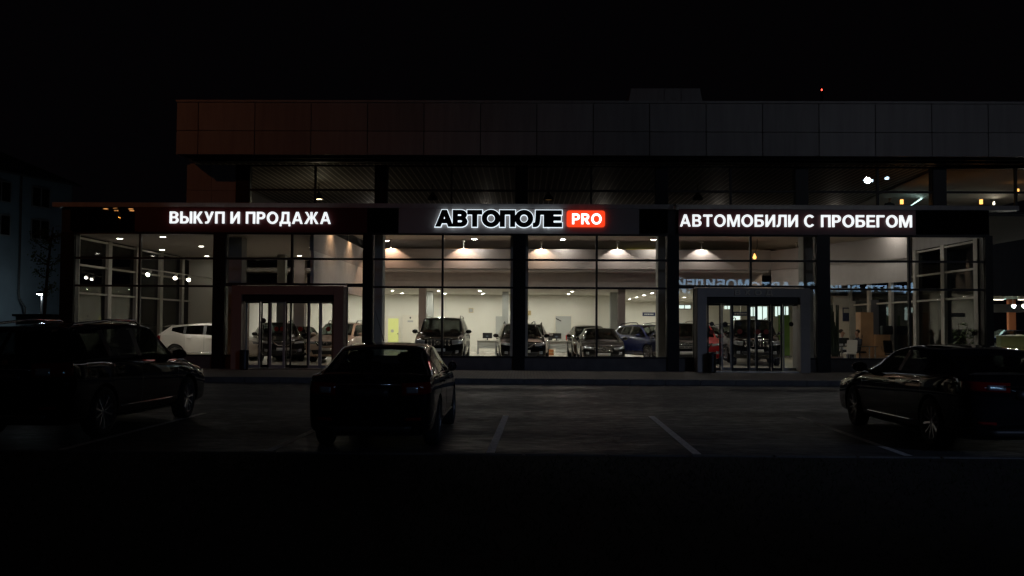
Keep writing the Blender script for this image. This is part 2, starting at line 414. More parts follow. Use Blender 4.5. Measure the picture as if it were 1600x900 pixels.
def rbox(mb, x0, x1, z0, z1, r, y0, y1, n=6):
    poly = arc(x1 - r, z1 - r, r, r, 0, 90, n) + arc(x0 + r, z1 - r, r, r, 90, 180, n) + arc(x0 + r, z0 + r, r, r, 180, 270, n) + arc(x1 - r, z0 + r, r, r, 270, 360, n)
    return mb.prism(poly, y0, y1)

# ================================================================== THE SETTING
YF = 33.0                    # plane of the lower glass front
PAV = .15                    # pavement top
FL = .17                     # showroom floor
tag(MB().box(-300, 300, -80, 600, -.4, 0).build('ground', 'asphalt'), kind='structure')
YK = ax and 27.4
tag(MB().box(-60, 60, YK + .15, YF - .02, 0, PAV).build('pavement', 'paving_block'), kind='structure')
kb = MB()
for i in range(-60, 60): kb.box(i + .004, i + .996, YK, YK + .147, 0, PAV + .012)
tag(kb.build('kerb', 'kerb', bevel=.015), kind='structure')
tag(MB().box(-40, 40, -12, 11.6, 0, .1).build('verge', 'earth'), kind='structure')
kb = MB()
for i in range(-40, 40): kb.box(i + .004, i + .996, 11.603, 11.75, 0, .115)
tag(kb.build('verge_kerb', 'kerb', bevel=.015), kind='structure')
g = MB()
for i in range(15000):
    x = random.uniform(-9, 9); y = 11.4 - abs(random.gauss(0, 3.2))
    if y < 2.5 or abs(x) > y * .6 + .8: continue
    a = random.uniform(0, 6.28); h = random.uniform(.02, .06); wd = random.uniform(.004, .008); lx, ly = random.gauss(0, .04), random.gauss(0, .04)
    dx, dy = math.cos(a) * wd, math.sin(a) * wd
    vs_ = [g.b.verts.new(p) for p in ((x - dx, y - dy, .098), (x + dx, y + dy, .098), (x + lx, y + ly, .1 + h))]
    g.b.faces.new(vs_)
tag(g.build('grass', 'grass'), 'short dark grass on the verge in front of the parking bays', 'grass', kind='stuff')
# painted bay lines, perpendicular to the front
ln = MB()
for X in (-8.9, -6.05, -3.33, -.42, 2.27, 5.0, 7.75, 10.5):
    x0 = X
    ln.quad((X - .085, 11.9, .004), (X + .025, 11.9, .004), (X + .14, 17.9, .004), (X + .03, 17.9, .004))
tag(ln.build('parking_line', 'road_paint'), kind='structure')

# ------------------------------------------------------------------ the showroom building
B = empty('car_showroom', (0, 16, 0), 0, 'long two-storey car showroom with glass front and dark overhanging parapet, lit inside', 'showroom')
B.location = (0, 0, 0)
def bx(name, m, *args, bevel=0, parent=B):
    mb = MB()
    for a in args: mb.box(*a)
    return mb.build(name, m, parent, bevel)
XL, XR = ax(97, YF), ax(1546, YF)
Z_SIGN0, Z_SIGN1, Z_T1, Z_T2, Z_SILL = 4.83, 5.86, 3.94, 2.98, .56
cols = [(95, 116), (333, 352), (567, 582), (802, 820), (1042, 1060), (1275, 1296), (1538, 1550)]
CX = [(ax(a, YF), ax(b, YF)) for a, b in cols]
for a, b in CX:
    mb = MB(); mb.box(a, b, YF - .14, YF + .3, PAV - .05, Z_SIGN0 - .003)
    mb.build('column', 'black_metal', B, .01)
mulls = [217, 455, 691, 932, 1173, 1421]
PORT = {1: (ax(361, 32.3), ax(536, 32.3), ax(377, 32.3), ax(521, 32.3)), 4: (ax(1090, 32.3), ax(1266, 32.3), ax(1104.6, 32.3), ax(1250.7, 32.3))}
def window(x0, x1, ym, zlist, xm, frame='dark_frame', t=.035, wide=None, zbot=None, gl='facade_glass'):
    """one glazed bay: outer frame, a mullion and transoms; the panes are its sub-part"""
    f = MB(); z0, z1 = zlist[0], zlist[-1]
    f.box(x0, x0 + .02, ym - .05, ym + .07, z0, z1).box(x1 - .02, x1, ym - .05, ym + .07, z0, z1)
    f.box(x0 + .02, x1 - .02, ym - .05, ym + .07, z0, z0 + .07).box(x0 + .02, x1 - .02, ym - .05, ym + .07, z1 - .05, z1)
    for z in zlist[1:-1]: f.box(x0 + .02, x1 - .02, ym - .055, ym + .065, z - t, z + t)
    if xm: f.box(xm - t, xm + t, ym - .06, ym + .075, z0 + .003, z1 - .003)
    o = f.build('window', frame, B)
    p = MB(); xs = [x0 + .01] + ([xm] if xm else []) + [x1 - .01]
    for i in range(len(xs) - 1):
        for j in range(len(zlist) - 1):
            # panes sit a hair out of true, as real glazing does
            ta, tb = random.uniform(-.0012, .0012), random.uniform(-.0015, .0015)
            a, b = xs[i], xs[i + 1]; c, d = zlist[j], zlist[j + 1]
            q = [(a, c, -ta - tb), (b, c, ta - tb), (b, d, ta + tb), (a, d, -ta + tb)]
            p.quad(*[(X, ym + .01 + e, Z) for X, Z, e in q])
    pn = p.build('pane', gl, o)
    return o
for i in range(6):
    x0, x1 = CX[i][1], CX[i + 1][0]
    xm = ax(mulls[i], YF)
    if i not in PORT:
        window(x0, x1, YF, [Z_SILL, Z_T2, Z_T1, Z_SIGN0], xm)
        bx('plinth', 'plinth', (x0, x1, YF - .06, YF + .2, PAV, Z_SILL - .002))
    else:
        po = PORT[i]
        window(x0, x1, YF, [Z_T2 + .05, Z_T1, Z_SIGN0], xm)
        for a, b in ((x0, po[0]), (po[1], x1)):
            if b - a > .12:
                window(a, b, YF, [Z_SILL, Z_T2 + .046], None)
                bx('plinth', 'plinth', (a, b, YF - .06, YF + .2, PAV, Z_SILL - .002))
# entrance portals with automatic doors
def portal(i, m, leaves, stick, header):
    o0, o1, i0, i1 = PORT[i]; y0, y1 = 32.3, YF + .25
    ztop, zin = 2.98, 2.68
    mb = MB(); mb.box(o0, i0, y0, y1, PAV - .03, ztop).box(i1, o1, y0, y1, PAV - .03, ztop).box(i0, i1, y0, y1, zin, ztop)
    p = mb.build('entrance_portal', m, B, .008)
    h = MB(); h.box(i0, i1, y0 + .12, y1 - .02, zin - .22, zin - .004); h.build('door_header', 'black_metal', p)
    h = MB(); h.box(i0, i1, y0 + .1, y1 + .1, PAV, FL + .012); h.build('threshold', 'steel', p)
    for x0, x1, yy, fr, t in leaves:
        x0, x1 = ax(x0, yy), ax(x1, yy)
        f = MB(); zt = zin - .223
        f.box(x0, x0 + t, yy - .02, yy + .03, FL + .02, zt).box(x1 - t, x1, yy - .02, yy + .03, FL + .02, zt)
        f.box(x0 + t, x1 - t, yy - .02, yy + .03, zt - .06, zt).box(x0 + t, x1 - t, yy - .02, yy + .03, FL + .02, FL + .12)
        f.build('door_leaf', fr, p, .004)
        g_ = MB(); g_.quad((x0 + t, yy, FL + .12), (x1 - t, yy, FL + .12), (x1 - t, yy, zt - .06), (x0 + t, yy, zt - .06)); g_.build('pane', 'door_glass', p)
    for px, py, r, yy, mm in stick:
        q = at(px, py, yy)
        MB().lathe([(r, -.004), (r, .0)], 20, 'Y', (q.x, yy - .012, q.z)).build('sticker', mm, p)
    return p
p1 = portal(1, 'portal_brown', [(384, 407, 32.75, 'grey_frame', .05), (408, 421, 32.95, 'black_metal', .05), (421, 446, 32.6, 'grey_frame', .08), (447, 456, 32.95, 'dark_frame', .04), (453, 483, 32.7, 'black_metal', .06), (482, 501, 32.62, 'grey_frame', .06), (501, 521, 32.75, 'grey_frame', .05)],
            [(412, 501, .085, 32.7, 'black_sticker'), (432, 514, .075, 32.6, 'red_sticker'), (441, 514, .075, 32.6, 'red_sticker'), (469.5, 514, .08, 32.68, 'red_sticker'), (513, 514, .08, 32.72, 'red_sticker')], None)
p4 = portal(4, 'portal_grey', [(1105, 1126, 32.75, 'dark_frame', .05), (1127, 1143, 32.95, 'grey_frame', .05), (1143, 1170, 32.6, 'dark_frame', .06), (1170, 1182, 32.95, 'grey_frame', .05), (1181, 1204, 32.62, 'black_metal', .06), (1205, 1222, 32.75, 'dark_frame', .06), (1223, 1246, 32.9, 'grey_frame', .05)],
            [(1112, 506, .075, 32.72, 'black_sticker'), (1133, 506.5, .085, 32.9, 'black_sticker'), (1155, 506, .08, 32.57, 'black_sticker'), (1185, 506, .08, 32.6, 'black_sticker'), (1236, 506.5, .08, 32.85, 'black_sticker'),
             (1112, 519, .08, 32.72, 'red_sticker'), (1156, 518, .085, 32.57, 'red_sticker'), (1184, 518.5, .085, 32.6, 'red_sticker'), (1197, 518.5, .085, 32.6, 'red_sticker')], None)
q0, q1 = at(1148, 461, 32.3), at(1207, 461, 32.3)
me = letters_mesh('ВХОД', q0.x, q1.x, q0.z, .17, 32.27, .03, gap=.55)
link('lettering', me, 'door_white', p4)

# sign band between the boards, black panels, top cap
bx('fascia_beam', 'dark_frame', (XL - .1, XR + .05, YF + .02, YF + .3, Z_SIGN0 + .002, Z_SIGN1 - .16))
for a, b in ((108, 171), (174, 209), (575, 620), (999, 1043), (1432, 1545)):
    bx('black_panel', 'black_panel', (ax(a, YF), ax(b, YF), YF - .1, YF + .016, Z_SIGN0 + .06, Z_SIGN1 - .19), bevel=.01)
bx('canopy_cap', 'cladding', (ax(80, YF), ax(1592, YF), YF - .14, YF + .45, Z_SIGN1 - .155, Z_SIGN1))
bx('lower_roof', 'old_roof', (XL - .1, XR + .05, YF + .452, 55, Z_SIGN1 - .2, Z_SIGN1 - .02))

# upper storey
YU = 35.1; ZU0, ZUT, ZU1 = Z_SIGN1 - .02, 6.63, 7.55
XUL = ax(288, YU)
up = [(366, 387), (584, 603), (805, 823), (1024, 1043), (1243, 1263), (1459, 1480)]
UX = [(ax(a, YU), ax(b, YU)) for a, b in up] + [(ax(1700, YU), ax(1720, YU))]
for a, b in UX:
    bx('column', 'black_metal', (a, b, YU - .1, YU + .3, ZU0, ZU1))
for i, pm in enumerate([490, 704, 923, 1142, 1373, 1590]):
    x0, x1 = UX[i][1], UX[i + 1][0]
    window(x0, x1, YU, [ZU0, ZUT, ZU1], ax(pm, YU))
mb = MB()
xw = ax(366, YU)
for x0, x1 in ((XUL, XUL + .92), (XUL + .93, xw)):
    for z0, z1 in ((ZU0, ZU0 + .75), (ZU0 + .76, ZU1)): mb.box(x0, x1, YU - .02, YU + .3, z0, z1)
mb.build('cladding', 'cladding', B, .006)
bx('side_wall', 'cladding', (XUL + .002, XUL + .2, YU + .302, 55, ZU0, ZU1 + .1))
# overhanging parapet of metal panels
YP = 33.5; ZP0, ZPM, ZP1 = 7.66, 8.50, 9.56
XP0, XP1 = ax(270, YP), 23.0
joints = [XP0] + [ax(304 + 88.9 * k, YP) for k in range(18)]
mb = MB()
for i in range(len(joints) - 1):
    a, b = joints[i] + (.012 if i else 0), joints[i + 1] - .012
    if a > XP1: break
    b = min(b, XP1)
    mb.box(a, b, YP, YP + .1, ZP0, ZPM - .01); mb.box(a, b, YP, YP + .1, ZPM + .01, ZP1 - .06)
par = mb.build('parapet', 'cladding', B, .006)
bx('parapet_cap', 'cladding', (XP0 - .03, XP1 + .03, YP - .04, YP + .35, ZP1 - .045, ZP1 + .03))
bx('parapet_core', 'cladding_joint', (XP0 + .02, XP1 - .02, YP + .102, YP + .3, ZP0 + .01, ZP1 - .05))
bx('parapet_return', 'cladding', (XP0, XP0 + .1, YP + .302, 55, ZP0, ZP1 - .05))
bx('soffit', 'black_metal', (XP0 + .1, XP1, YP + .302, 55, ZP0 + .02, ZP0 + .14))
bx('soffit_rail', 'dark_frame', (XP0 + .2, XP1, YP + .5, YP + .58, ZP0 - .05, ZP0 + .018), (XP0 + .2, XP1, YP + 1.1, YP + 1.18, ZP0 - .05, ZP0 + .018))
bx('roof', 'old_roof', (XP0 + .1, XP1, YP + .302, 55, ZP1 - .5, ZP1 - .36))

# interior shell of the ground floor
XI0, XI1 = XL + .15, XR - .1
bx('floor', 'floor_tile', (XI0 - .2, XI1 + .2, YF + .2, 68, .02, FL))
XS = ax(522, 37.5)                       # where the gallery turns towards the front
bx('back_wall', 'plaster', (-15.2, 5.1, 55.0, 55.3, FL, 3.46))
bx('back_wall', 'plaster', (5.12, XI1, 68, 68.3, FL, 3.46))
bx('side_wall', 'plaster', (5.12, 5.32, 55.31, 67.99, FL, 3.46))
bx('partition_wall', 'plaster', (XI0, -13.55, 45.0, 45.25, FL, 4.78))
bx('partition_wall', 'plaster_white', (-13.75, -13.56, 45.26, 54.99, FL, 3.46))
bx('partition_wall', 'plaster', (11.0, XI1, 49.0, 49.2, FL, 3.44))
bx('ceiling', 'ceiling_paint', (XS - .1, XI1, YF + .3, 49, 5.62, 5.64))
bx('ceiling', 'ceiling_paint', (XI0, XS - .11, YF + .3, 45.6, 4.8, 4.84))
bx('ceiling', 'plaster_white', (-13.6, XI1, 45.62, 68, 3.46, 3.56))
bx('gallery_slab', 'bulkhead', (-13.6, 11.2, 44.16, 48.8, 4.2, 4.3))
# gallery: front upstand (lit by small wall washers) and the bulkhead below
bx('gallery_front', 'fascia', (XS, 11.25, 44.0, 44.15, 4.3, 5.2))
bx('gallery_return', 'fascia', (XS - .15, XS - .002, YF + .7, 44.15, 4.3, 5.2))
mb = MB(); mb.obox((12.8, 40.0, 4.72), (1.55, -4.2, 0), (.07, .026, 0), (0, 0, .44)); mb.build('gallery_return', 'fascia', B)
bx('bulkhead', 'bulkhead', (XS, 11.2, 45.45, 45.6, 3.455, 4.198))
bx('bulkhead', 'bulkhead', (XS - .13, XS - .01, YF + .8, 45.4, 3.0, 4.298))
mb = MB(); mb.obox((12.85, 40.0, 3.85), (1.5, -4.1, 0), (.06, .022, 0), (0, 0, .44)); mb.build('bulkhead', 'bulkhead', B)
# offices seen over the gallery
xs = [ax(p, 48.8) for p in (600, 640, 668, 694, 725, 752, 772, 800, 850, 885, 915, 945, 977, 1024, 1060, 1110, 1125, 1160, 1172, 1186, 1240)]
fills = ['dark_void', 'dark_void', 'dark_void', 'lit_amber', 'dark_void', 'lit_amber', 'dark_void', 'dark_void', 'dark_void', 'dark_void', 'dark_void', 'dark_void', 'lit_yellow', 'dark_void', 'dark_void', 'dark_void', 'dark_void', 'dark_void', 'lit_amber', 'dark_void']
for i in range(len(xs) - 1):
    f = MB(); a, b = xs[i], xs[i + 1]
    f.box(a, a + .03, 48.78, 48.84, 4.9, 5.6).box(b - .03, b, 48.78, 48.84, 4.9, 5.6)
    o = f.build('office_window', 'grey_frame', B)
    MB().box(a + .031, b - .031, 48.8, 48.83, 4.9, 5.6).build('pane', fills[i], o)
bx('office_wall', 'bulkhead', (XS - .1, XI1, 48.85, 49, 4.3, 5.615))
# interior columns just behind the front, and deeper pillars
for x in (-10.5, -5.42, -.2, 5.08, 10.25):
    bx('pillar', 'pillar_grey', (x - .32, x + .32, 34.3, 34.95, FL, 5.6), bevel=.02)
for px, Y, wd, m, zt in ((659.5, 46, .34, 'pillar_paint', 3.45), (671, 50, .36, 'pillar_grey', 3.45), (789.5, 50, .33, 'pillar_grey', 3.45), (971.5, 46, .34, 'pillar_paint', 3.45), (959.5, 50, .4, 'pillar_grey', 3.45), (466.5, 44.0, .5, 'pillar_paint', 4.79), (438, 42.5, .36, 'pillar_grey', 4.79)):
    x = ax(px, Y); bx('pillar', m, (x - wd / 2, x + wd / 2, Y, Y + wd, FL, zt), bevel=.01)
# doors in the back wall
def door(px0, px1, pytop, m, extra=None):
    a, b = ax(px0, 55), ax(px1, 55); z1 = az((px0 + px1) / 2, pytop, 55)
    fr = MB(); fr.box(a - .07, a, 54.95, 54.998, FL, z1 + .07).box(b, b + .07, 54.95, 54.998, FL, z1 + .07).box(a, b, 54.95, 54.998, z1, z1 + .07)
    d = fr.build('door', 'door_white', B)
    MB().box(a + .003, b - .003, 54.962, 54.99, FL + .01, z1 - .003).build('door_leaf', m, d)
    MB().box(b - .12, b - .04, 54.92, 54.96, FL + 1.0, FL + 1.04).build('handle', 'steel', d)
    return d
d = door(604, 624, 496, 'door_white')
a = at(606.5, 497.5, 54.9); b = at(622, 543, 54.9)
MB().box(a.x, b.x, 54.94, 54.96, b.z, a.z).build('pane', 'lit_green', d)
MB().lathe([(.09, 54.925), (.09, 54.938)], 16, 'Y', (ax(613, 54.9), 0, 1.35)).build('sticker', 'door_grey', d)
d = door(631, 652, 494, 'door_white')
q = at(641, 502, 54.9); MB().box(q.x - .16, q.x + .16, 54.945, 54.96, q.z - .05, q.z + .05).build('door_plate', 'door_grey', d)
q = at(641, 496.5, 54.9); MB().box(q.x - .04, q.x + .04, 54.945, 54.96, q.z - .05, q.z + .05).build('door_plate', 'black_plastic', d)
d = door(868, 892.5, 494, 'door_grey')
q = at(874, 497.5, 54.9); MB().bar((q.x - .2, 54.93, q.z), (q.x + .1, 54.93, q.z - .15), .05).build('door_closer', 'black_plastic', d)
# side facades with pale mullions, seen from inside
for X, s in ((XI0, 1), (XI1, -1)):
    f = MB(); ys = [33.35, 36.0, 38.6, 41.2, 43.8, 46.4, 49.0]
    for y in ys: f.box(min(X, X + s * .12), max(X, X + s * .12), y - .0, y + .3, FL, 4.79)
    for z in (FL + .3, 2.75, 3.75, 4.7): f.box(min(X + s * .02, X + s * .09), max(X + s * .02, X + s * .09), 33.66, 48.98, z - .035, z + .035)
    o = f.build('side_window', 'white_frame', B)
    MB().box(min(X - s * .02, X - s * .01), max(X - s * .02, X - s * .01), 33.3, 49, FL, 4.79).build('pane', 'side_glass', o)
    bx('side_wall', 'cladding', (min(X - s * .03, X - s * .25), max(X - s * .03, X - s * .25), 49.0, 68.3, 0, 5.6))
    bx('side_fascia', 'cladding', (min(X - s * .03, X - s * .2), max(X - s * .03, X - s * .2), 33.46, 49.0, 4.79, 5.6))

# interior of the upper storey
bx('ceiling', 'slat_ceiling', (XUL + .25, XP1, YU + .35, 54.9, 7.665, 7.679))
bx('upper_floor', 'bulkhead', (XUL + .25, XP1, YU + .35, 54.9, 5.8, 5.9))
bx('back_wall', 'plaster', (XUL + .25, XP1, 54.2, 54.5, 5.91, 7.66))
q0 = ax(1330, 46); q1 = ax(1460, 36)
mb = MB(); mb.b.faces.new([mb.b.verts.new(p) for p in ((ax(1335, 47), 47, 7.6), (ax(1470, 35.5), 35.5, 7.6), (XP1, 35.5, 7.6), (XP1, 47, 7.6))])
mb.build('bulkhead', 'bulkhead', B)
# plant box on the roof
pb = MB()
Yb = 42; q = [at(x, y, Yb) for x, y in ((970, 153), (986, 138), (1094, 138), (1112, 153))]
pb.prism([(ax(966, Yb), ZP1 - .35), (q[1].x, q[1].z), (q[2].x, q[2].z), (q[3].x, ZP1 - .35)], Yb, Yb + 4)
for p_ in (1039, 1066): pb.box(ax(p_, Yb) - .03, ax(p_, Yb) + .03, Yb - .04, Yb - .002, ZP1 - .3, q[1].z)
pb.build('roof_plant_room', 'cladding', B, .01)

# ------------------------------------------------------------------ signs on the band
def board_sign(x0, x1, board, text, tx0, tx1, ybase, h, mat_, label):
    a, b = ax(x0, YF), ax(x1, YF)
    s = empty('shop_sign', ((a + b) / 2, YF - .16, Z_SIGN0), 0, label, 'sign'); s['_abs'] = 1
    MB().box(a, b, YF - .15, YF + .014, Z_SIGN0, Z_SIGN1 - .16).build('sign_board', board, s, .008)
    q0, q1 = at(tx0, ybase, YF - .25), at(tx1, ybase, YF - .25)
    me = letters_mesh(text, q0.x, q1.x, (az((tx0 + tx1) / 2, ybase, YF - .25)), h, YF - .25, .06, extra=-.004)
    link('lettering', me, mat_, s)
    return s
k = YF / F
board_sign(210, 573, 'maroon_board', 'ВЫКУП И ПРОДАЖА', 264.5, 516.5, 349.4, 18.8 * k, 'letter_white', 'dark red board with white glowing letters ВЫКУП И ПРОДАЖА over the left entrance')
board_sign(1059, 1430, 'maroon_board', 'АВТОМОБИЛИ С ПРОБЕГОМ', 1062.5, 1425.5, 354.6, 19.0 * k, 'letter_white', 'dark red board with white glowing letters АВТОМОБИЛИ С ПРОБЕГОМ over the right entrance')
a, b = ax(622, YF), ax(998, YF)
s = empty('shop_sign', ((a + b) / 2, YF - .16, Z_SIGN0), 0, 'grey board with black back-lit letters АВТОПОЛЕ and a red PRO plate', 'sign'); s['_abs'] = 1
MB().box(a, b, YF - .15, YF + .014, Z_SIGN0, Z_SIGN1 - .16).build('sign_board', 'grey_board', s, .008)
q0, q1 = at(682, 352.5, YF - .28), at(877, 352.5, YF - .28); zb = az(780, 353, YF - .28)
link('lettering', letters_mesh('АВТОПОЛЕ', q0.x, q1.x, zb, 23.4 * k, YF - .285, .04, extra=.034, gap=.09), 'black_plastic', s)
link('letter_backlight', letters_mesh('АВТОПОЛЕ', q0.x, q1.x, zb, 23.4 * k, YF - .24, .05, extra=.056, gap=.09), 'halo_white', s)
p0, p1_ = at(885.5, 354.5, YF - .25), at(945.5, 329, YF - .25)
mb = MB(); rbox(mb, p0.x, p1_.x, p0.z, p1_.z, .09, YF - .24, YF - .153); bd = mb.build('badge', 'badge_red', s)
q0, q1 = at(894, 350.2, YF - .25), at(940, 350.2, YF - .25)
link('lettering', letters_mesh('PRO', q0.x, q1.x, q0.z, 16.6 * k, YF - .262, .02), 'badge_white', bd)

# ------------------------------------------------------------------ lights inside
def downlight(x, y, z, lens, label, group, r=.1):
    t = MB().lathe([(r * .86, z - .012), (r * 1.2, z - .012), (r * 1.2, z - .001), (r * .86, z - .001)], 20, 'Z', (x, y, 0), cap=False).build('ceiling_light', 'white_plastic')
    tag(t, label, 'ceiling light', group)
    MB().lathe([(r * .86, z - .009), (r * .86, z - .004)], 20, 'Z', (x, y, 0)).build('lens', lens, t)
for x in (-11.3, -9.1, -6.8, -4.42, -2.3, .06, 2.42):
    for y in (49.2, 53.2):
        downlight(x, y, 3.46, 'lens_bright', 'round downlight in the low ceiling at the back of the showroom', 'low ceiling downlights')
for y in (51, 54.5, 58, 61.8, 66):
    downlight(6.75, y, 3.46, 'lens_bright', 'round downlight in the row running back beyond the lavender pillar', 'downlights beyond the pillar')
    downlight(9.6, y, 3.46, 'lens_bright', 'round downlight in the back room behind the right entrance', 'back room downlights')
for x in (-6.4, -2.3, 1.72, 5.85):
    downlight(x, 44.6 if x < -6 else 43.6, 5.62, 'lens_hall', 'round downlight in the high ceiling above the gallery', 'high ceiling downlights', .13)
for x in (9.9, 17.6 - 2.6): downlight(x, 41.0, 5.62, 'lens_dim', 'round downlight in the high ceiling of the right hall', 'right hall downlights', .13)
for x, y in ((-13.0, 34.2), (-11.0, 34.4), (-13.0, 38.3), (-15.3, 40.2), (-14.9, 35.0), (-14.6, 43.8), (-12.6, 42.6), (-10.2, 43.2), (-8.6, 38.5)):
    downlight(x, y, 4.8, 'lens_dim', 'round downlight in the ceiling of the left hall', 'left hall downlights', .12)
for x in (-5.2, -1.4, 2.4, 6.2, 10.0, 13.6):  # added lamps hidden behind the sign band, brightening the cars and right hall
    for y in (36.2, 40.0):
        downlight(x, y, 5.62, 'lens_hall', 'added round downlight in the high ceiling, hidden behind the sign band', 'added front downlights', .13)
# small arm lamps washing the gallery front
def washer(px, col, en, label):
    x = ax(px, 43.8, 388)
    r_ = empty('wall_lamp', (x, 43.9, 5.2), 0, label, 'wall lamp', 'gallery wall lamps')
    MB().tube([(0, .08, -.1), (0, .08, .38), (0, -.05, .41)], .018, 6).build('arm', 'white_plastic', r_)
    MB().lathe([(.04, .36), (.08, .33), (.09, .29)], 14, 'Z', (0, -.06, .02)).build('lamp_head', 'white_plastic', r_)
    lamp('lamp_light', 'SPOT', (x, 43.76, 5.38), en * 1.5, col, r_, (x, 43.84, 4.3), .03, 116, .12)
for px, c, en, l in ((724, (1, .68, .5), 60, 'small arm lamp with pinkish light on the gallery front left of centre'), (846, (1, .72, .52), 64, 'small arm lamp with pale orange light at the middle of the gallery front'),
                     (965, (1, .88, .8), 50, 'small arm lamp with whitish light on the gallery front before the pillar'), (1097, (1, .9, .82), 46, 'small arm lamp on the gallery above the right entrance'),
                     (1246, (1, .74, .5), 46, 'small arm lamp with warm light at the right end of the gallery'), (610, (1, .62, .42), 64, 'small arm lamp with orange light at the left end of the gallery')):
    washer(px, c, en, l)
for i, y in enumerate((36.6, 40.6)):
    x = XS + .3
    r_ = empty('wall_lamp', (XS + .02, y, 5.2), 0, ('nearer', 'farther')[i] + ' small lamp on the gallery side wall over the left entrance', 'wall lamp', 'gallery side lamps')
    MB().tube([(-.06, 0, -.1), (-.06, 0, .3), (.28, 0, .33)], .018, 6).build('arm', 'white_plastic', r_)
    MB().lathe([(.04, .36), (.08, .33), (.09, .29)], 14, 'Z', (.3, 0, 0)).build('lamp_head', 'white_plastic', r_)
    lamp('lamp_light', 'SPOT', (x, y, 5.44), 45, (1, .6, .32), r_, (XS, y, 4.3), .05, 110, .3)
# bright round ceiling lamp (amber) over the right hall
q = at(1179, 403, 43); l_ = tag(MB().lathe([(.015, .2), (.04, .13), (.075, .06), (.08, 0), (.05, -.05)], 16, 'Z', (q.x, 43, q.z)).build('pendant_lamp', 'lens_orange'), 'small amber glowing pendant lamp above the right entrance', 'pendant lamp')
MB().tube([(q.x, 43, q.z + .18), (q.x + .12, 43, q.z + .5), (q.x + .12, 43, 5.62)], .012, 6).build('cord', 'black_plastic', l_)
# track spots in the left hall
tr = empty('track_light', (-13.9, 37, 3.55), 0, 'white track rail with three spot heads hanging in the left hall', 'track light'); tr['_abs'] = 1
ta, tb = at(218, 419, 36.0), at(345, 437, 42.0)
MB().bar(ta, tb, .04).tube([ta, ta + Vector((0, 0, 4.79 - ta.z))], .008, 5).tube([tb, tb + Vector((0, 0, 4.79 - tb.z))], .008, 5).build('rail', 'white_plastic', tr)
for px, py, t_ in ((233, 431, .12), (263, 434, .42), (279, 440, .58)):
    c = ta.lerp(tb, t_)
    h = MB(); dirv = Vector((-.25 + t_ * .6, -.75, -.6)).normalized()
    h.tube([c + Vector((0, 0, -.06)), c + Vector((0, 0, -.06)) + dirv * .22], [.06, .08], 12).tube([c, c - Vector((0, 0, .1))], .015, 6)
    hd = h.build('spot_head', 'white_plastic', tr)
    e = c + Vector((0, 0, -.06)) + dirv * .222
    MB().tube([e, e + dirv * .008], .07, 12).build('lens', 'lens_dim', hd)
    lamp('lamp_light', 'SPOT', e + dirv * .03, 130, (1, .93, .82), tr, (lerp(-14.6, -12.0, t_ / .6), 38.9, .9), .05, 55, .6)

# pendants and lamps upstairs
pend0 = empty('pendant_lamp', (0, 0, 0), 0, 'x', 'pendant lamp')
MB().lathe([(.04, .42), (.06, .3), (.1, .24), (.2, .1), (.23, 0), (.22, 0), (.18, .1), (.05, .22)], 20, 'Z', cap=False).build('shade', 'dark_frame', pend0, smooth=True)
MB().tube([(0, 0, .4), (0, 0, .75)], .015, 6).build('cord', 'black_plastic', pend0)
pend_all = [pend0] + [copy_tree(pend0) for _ in range(3)]
for i, (px, py, lab) in enumerate(((498, 312, 'dark bell-shaped pendant lamp upstairs with its lamp lit, above the left sign'), (676, 312, 'unlit bell-shaped pendant lamp upstairs above the letter А of the middle sign'),
                                   (857, 313, 'dim bell-shaped pendant lamp upstairs above the letters ОЛЕ'), (1090, 312, 'unlit bell-shaped pendant lamp upstairs above the right sign'))):
    o = pend_all[i]
    q = at(px, py, 40.5); o.location = q; o['label'] = lab; o['group'] = 'pendant lamps upstairs'
    if i in (0, 2):
        MB().lathe([(.17, .045), (.17, .03)], 18, 'Z').build('bulb', 'lens_warm' if i == 0 else 'lit_amber', o)
lamp('lamp_light', 'POINT', at(498, 316, 40.5), 7, (1, .9, .6), pend0, None, .15)
for nm, px0, py0, px1, py1, mm, lab in (('s', 1412, 318, 1452, 311, 'strip_cyan', 'pale cyan glowing ceiling strip upstairs beside the dark figure'), ('s', 1486, 295, 1502, 293, 'strip_cyan', 'short pale cyan light upstairs right of the wide black post'), ('s', 1538, 317, 1567, 315.5, 'strip_warm', 'narrow warm white ceiling strip upstairs at the right')):
    y_ = 43
    a, b = at(px0, py0, y_), at(px1, py1, y_)
    t = tag(MB().obox(((a.x + b.x) / 2, y_, (a.z + b.z) / 2), ((b.x - a.x) / 2, .9, (b.z - a.z) / 2 + .16), (.0, .04, .0), (0, 0, .02)).build('strip_light', 'white_plastic'), lab, 'strip light')
    MB().obox(((a.x + b.x) / 2, y_ - .02, (a.z + b.z) / 2 - .03), ((b.x - a.x) / 2, .86, (b.z - a.z) / 2 + .15), (0, .09, 0), (0, 0, .01)).build('tube', mm, t)
for i, (px, lab) in enumerate(((1409, 'small orange table lamp upstairs beside the dark figure'), (1456, 'small orange lamp upstairs at the left edge of the black post'), (1533, 'small orange lamp upstairs right of the black post'), (1590, 'small orange lamp upstairs at the right edge of the picture'))):
    q = at(px, 318 if i in (0, 2) else 301, 37 if i in (0, 2) else 39)
    t = empty('table_lamp', (q.x, q.y, q.z - .12), 0, lab, 'table lamp', 'orange lamps upstairs')
    MB().lathe([(.05, 0), (.012, .02), (.012, .1)], 12).build('lamp_base', 'black_plastic', t)
    MB().lathe([(.06, .1), (.06, .27)], 14).build('lamp_shade', 'lens_orange', t)
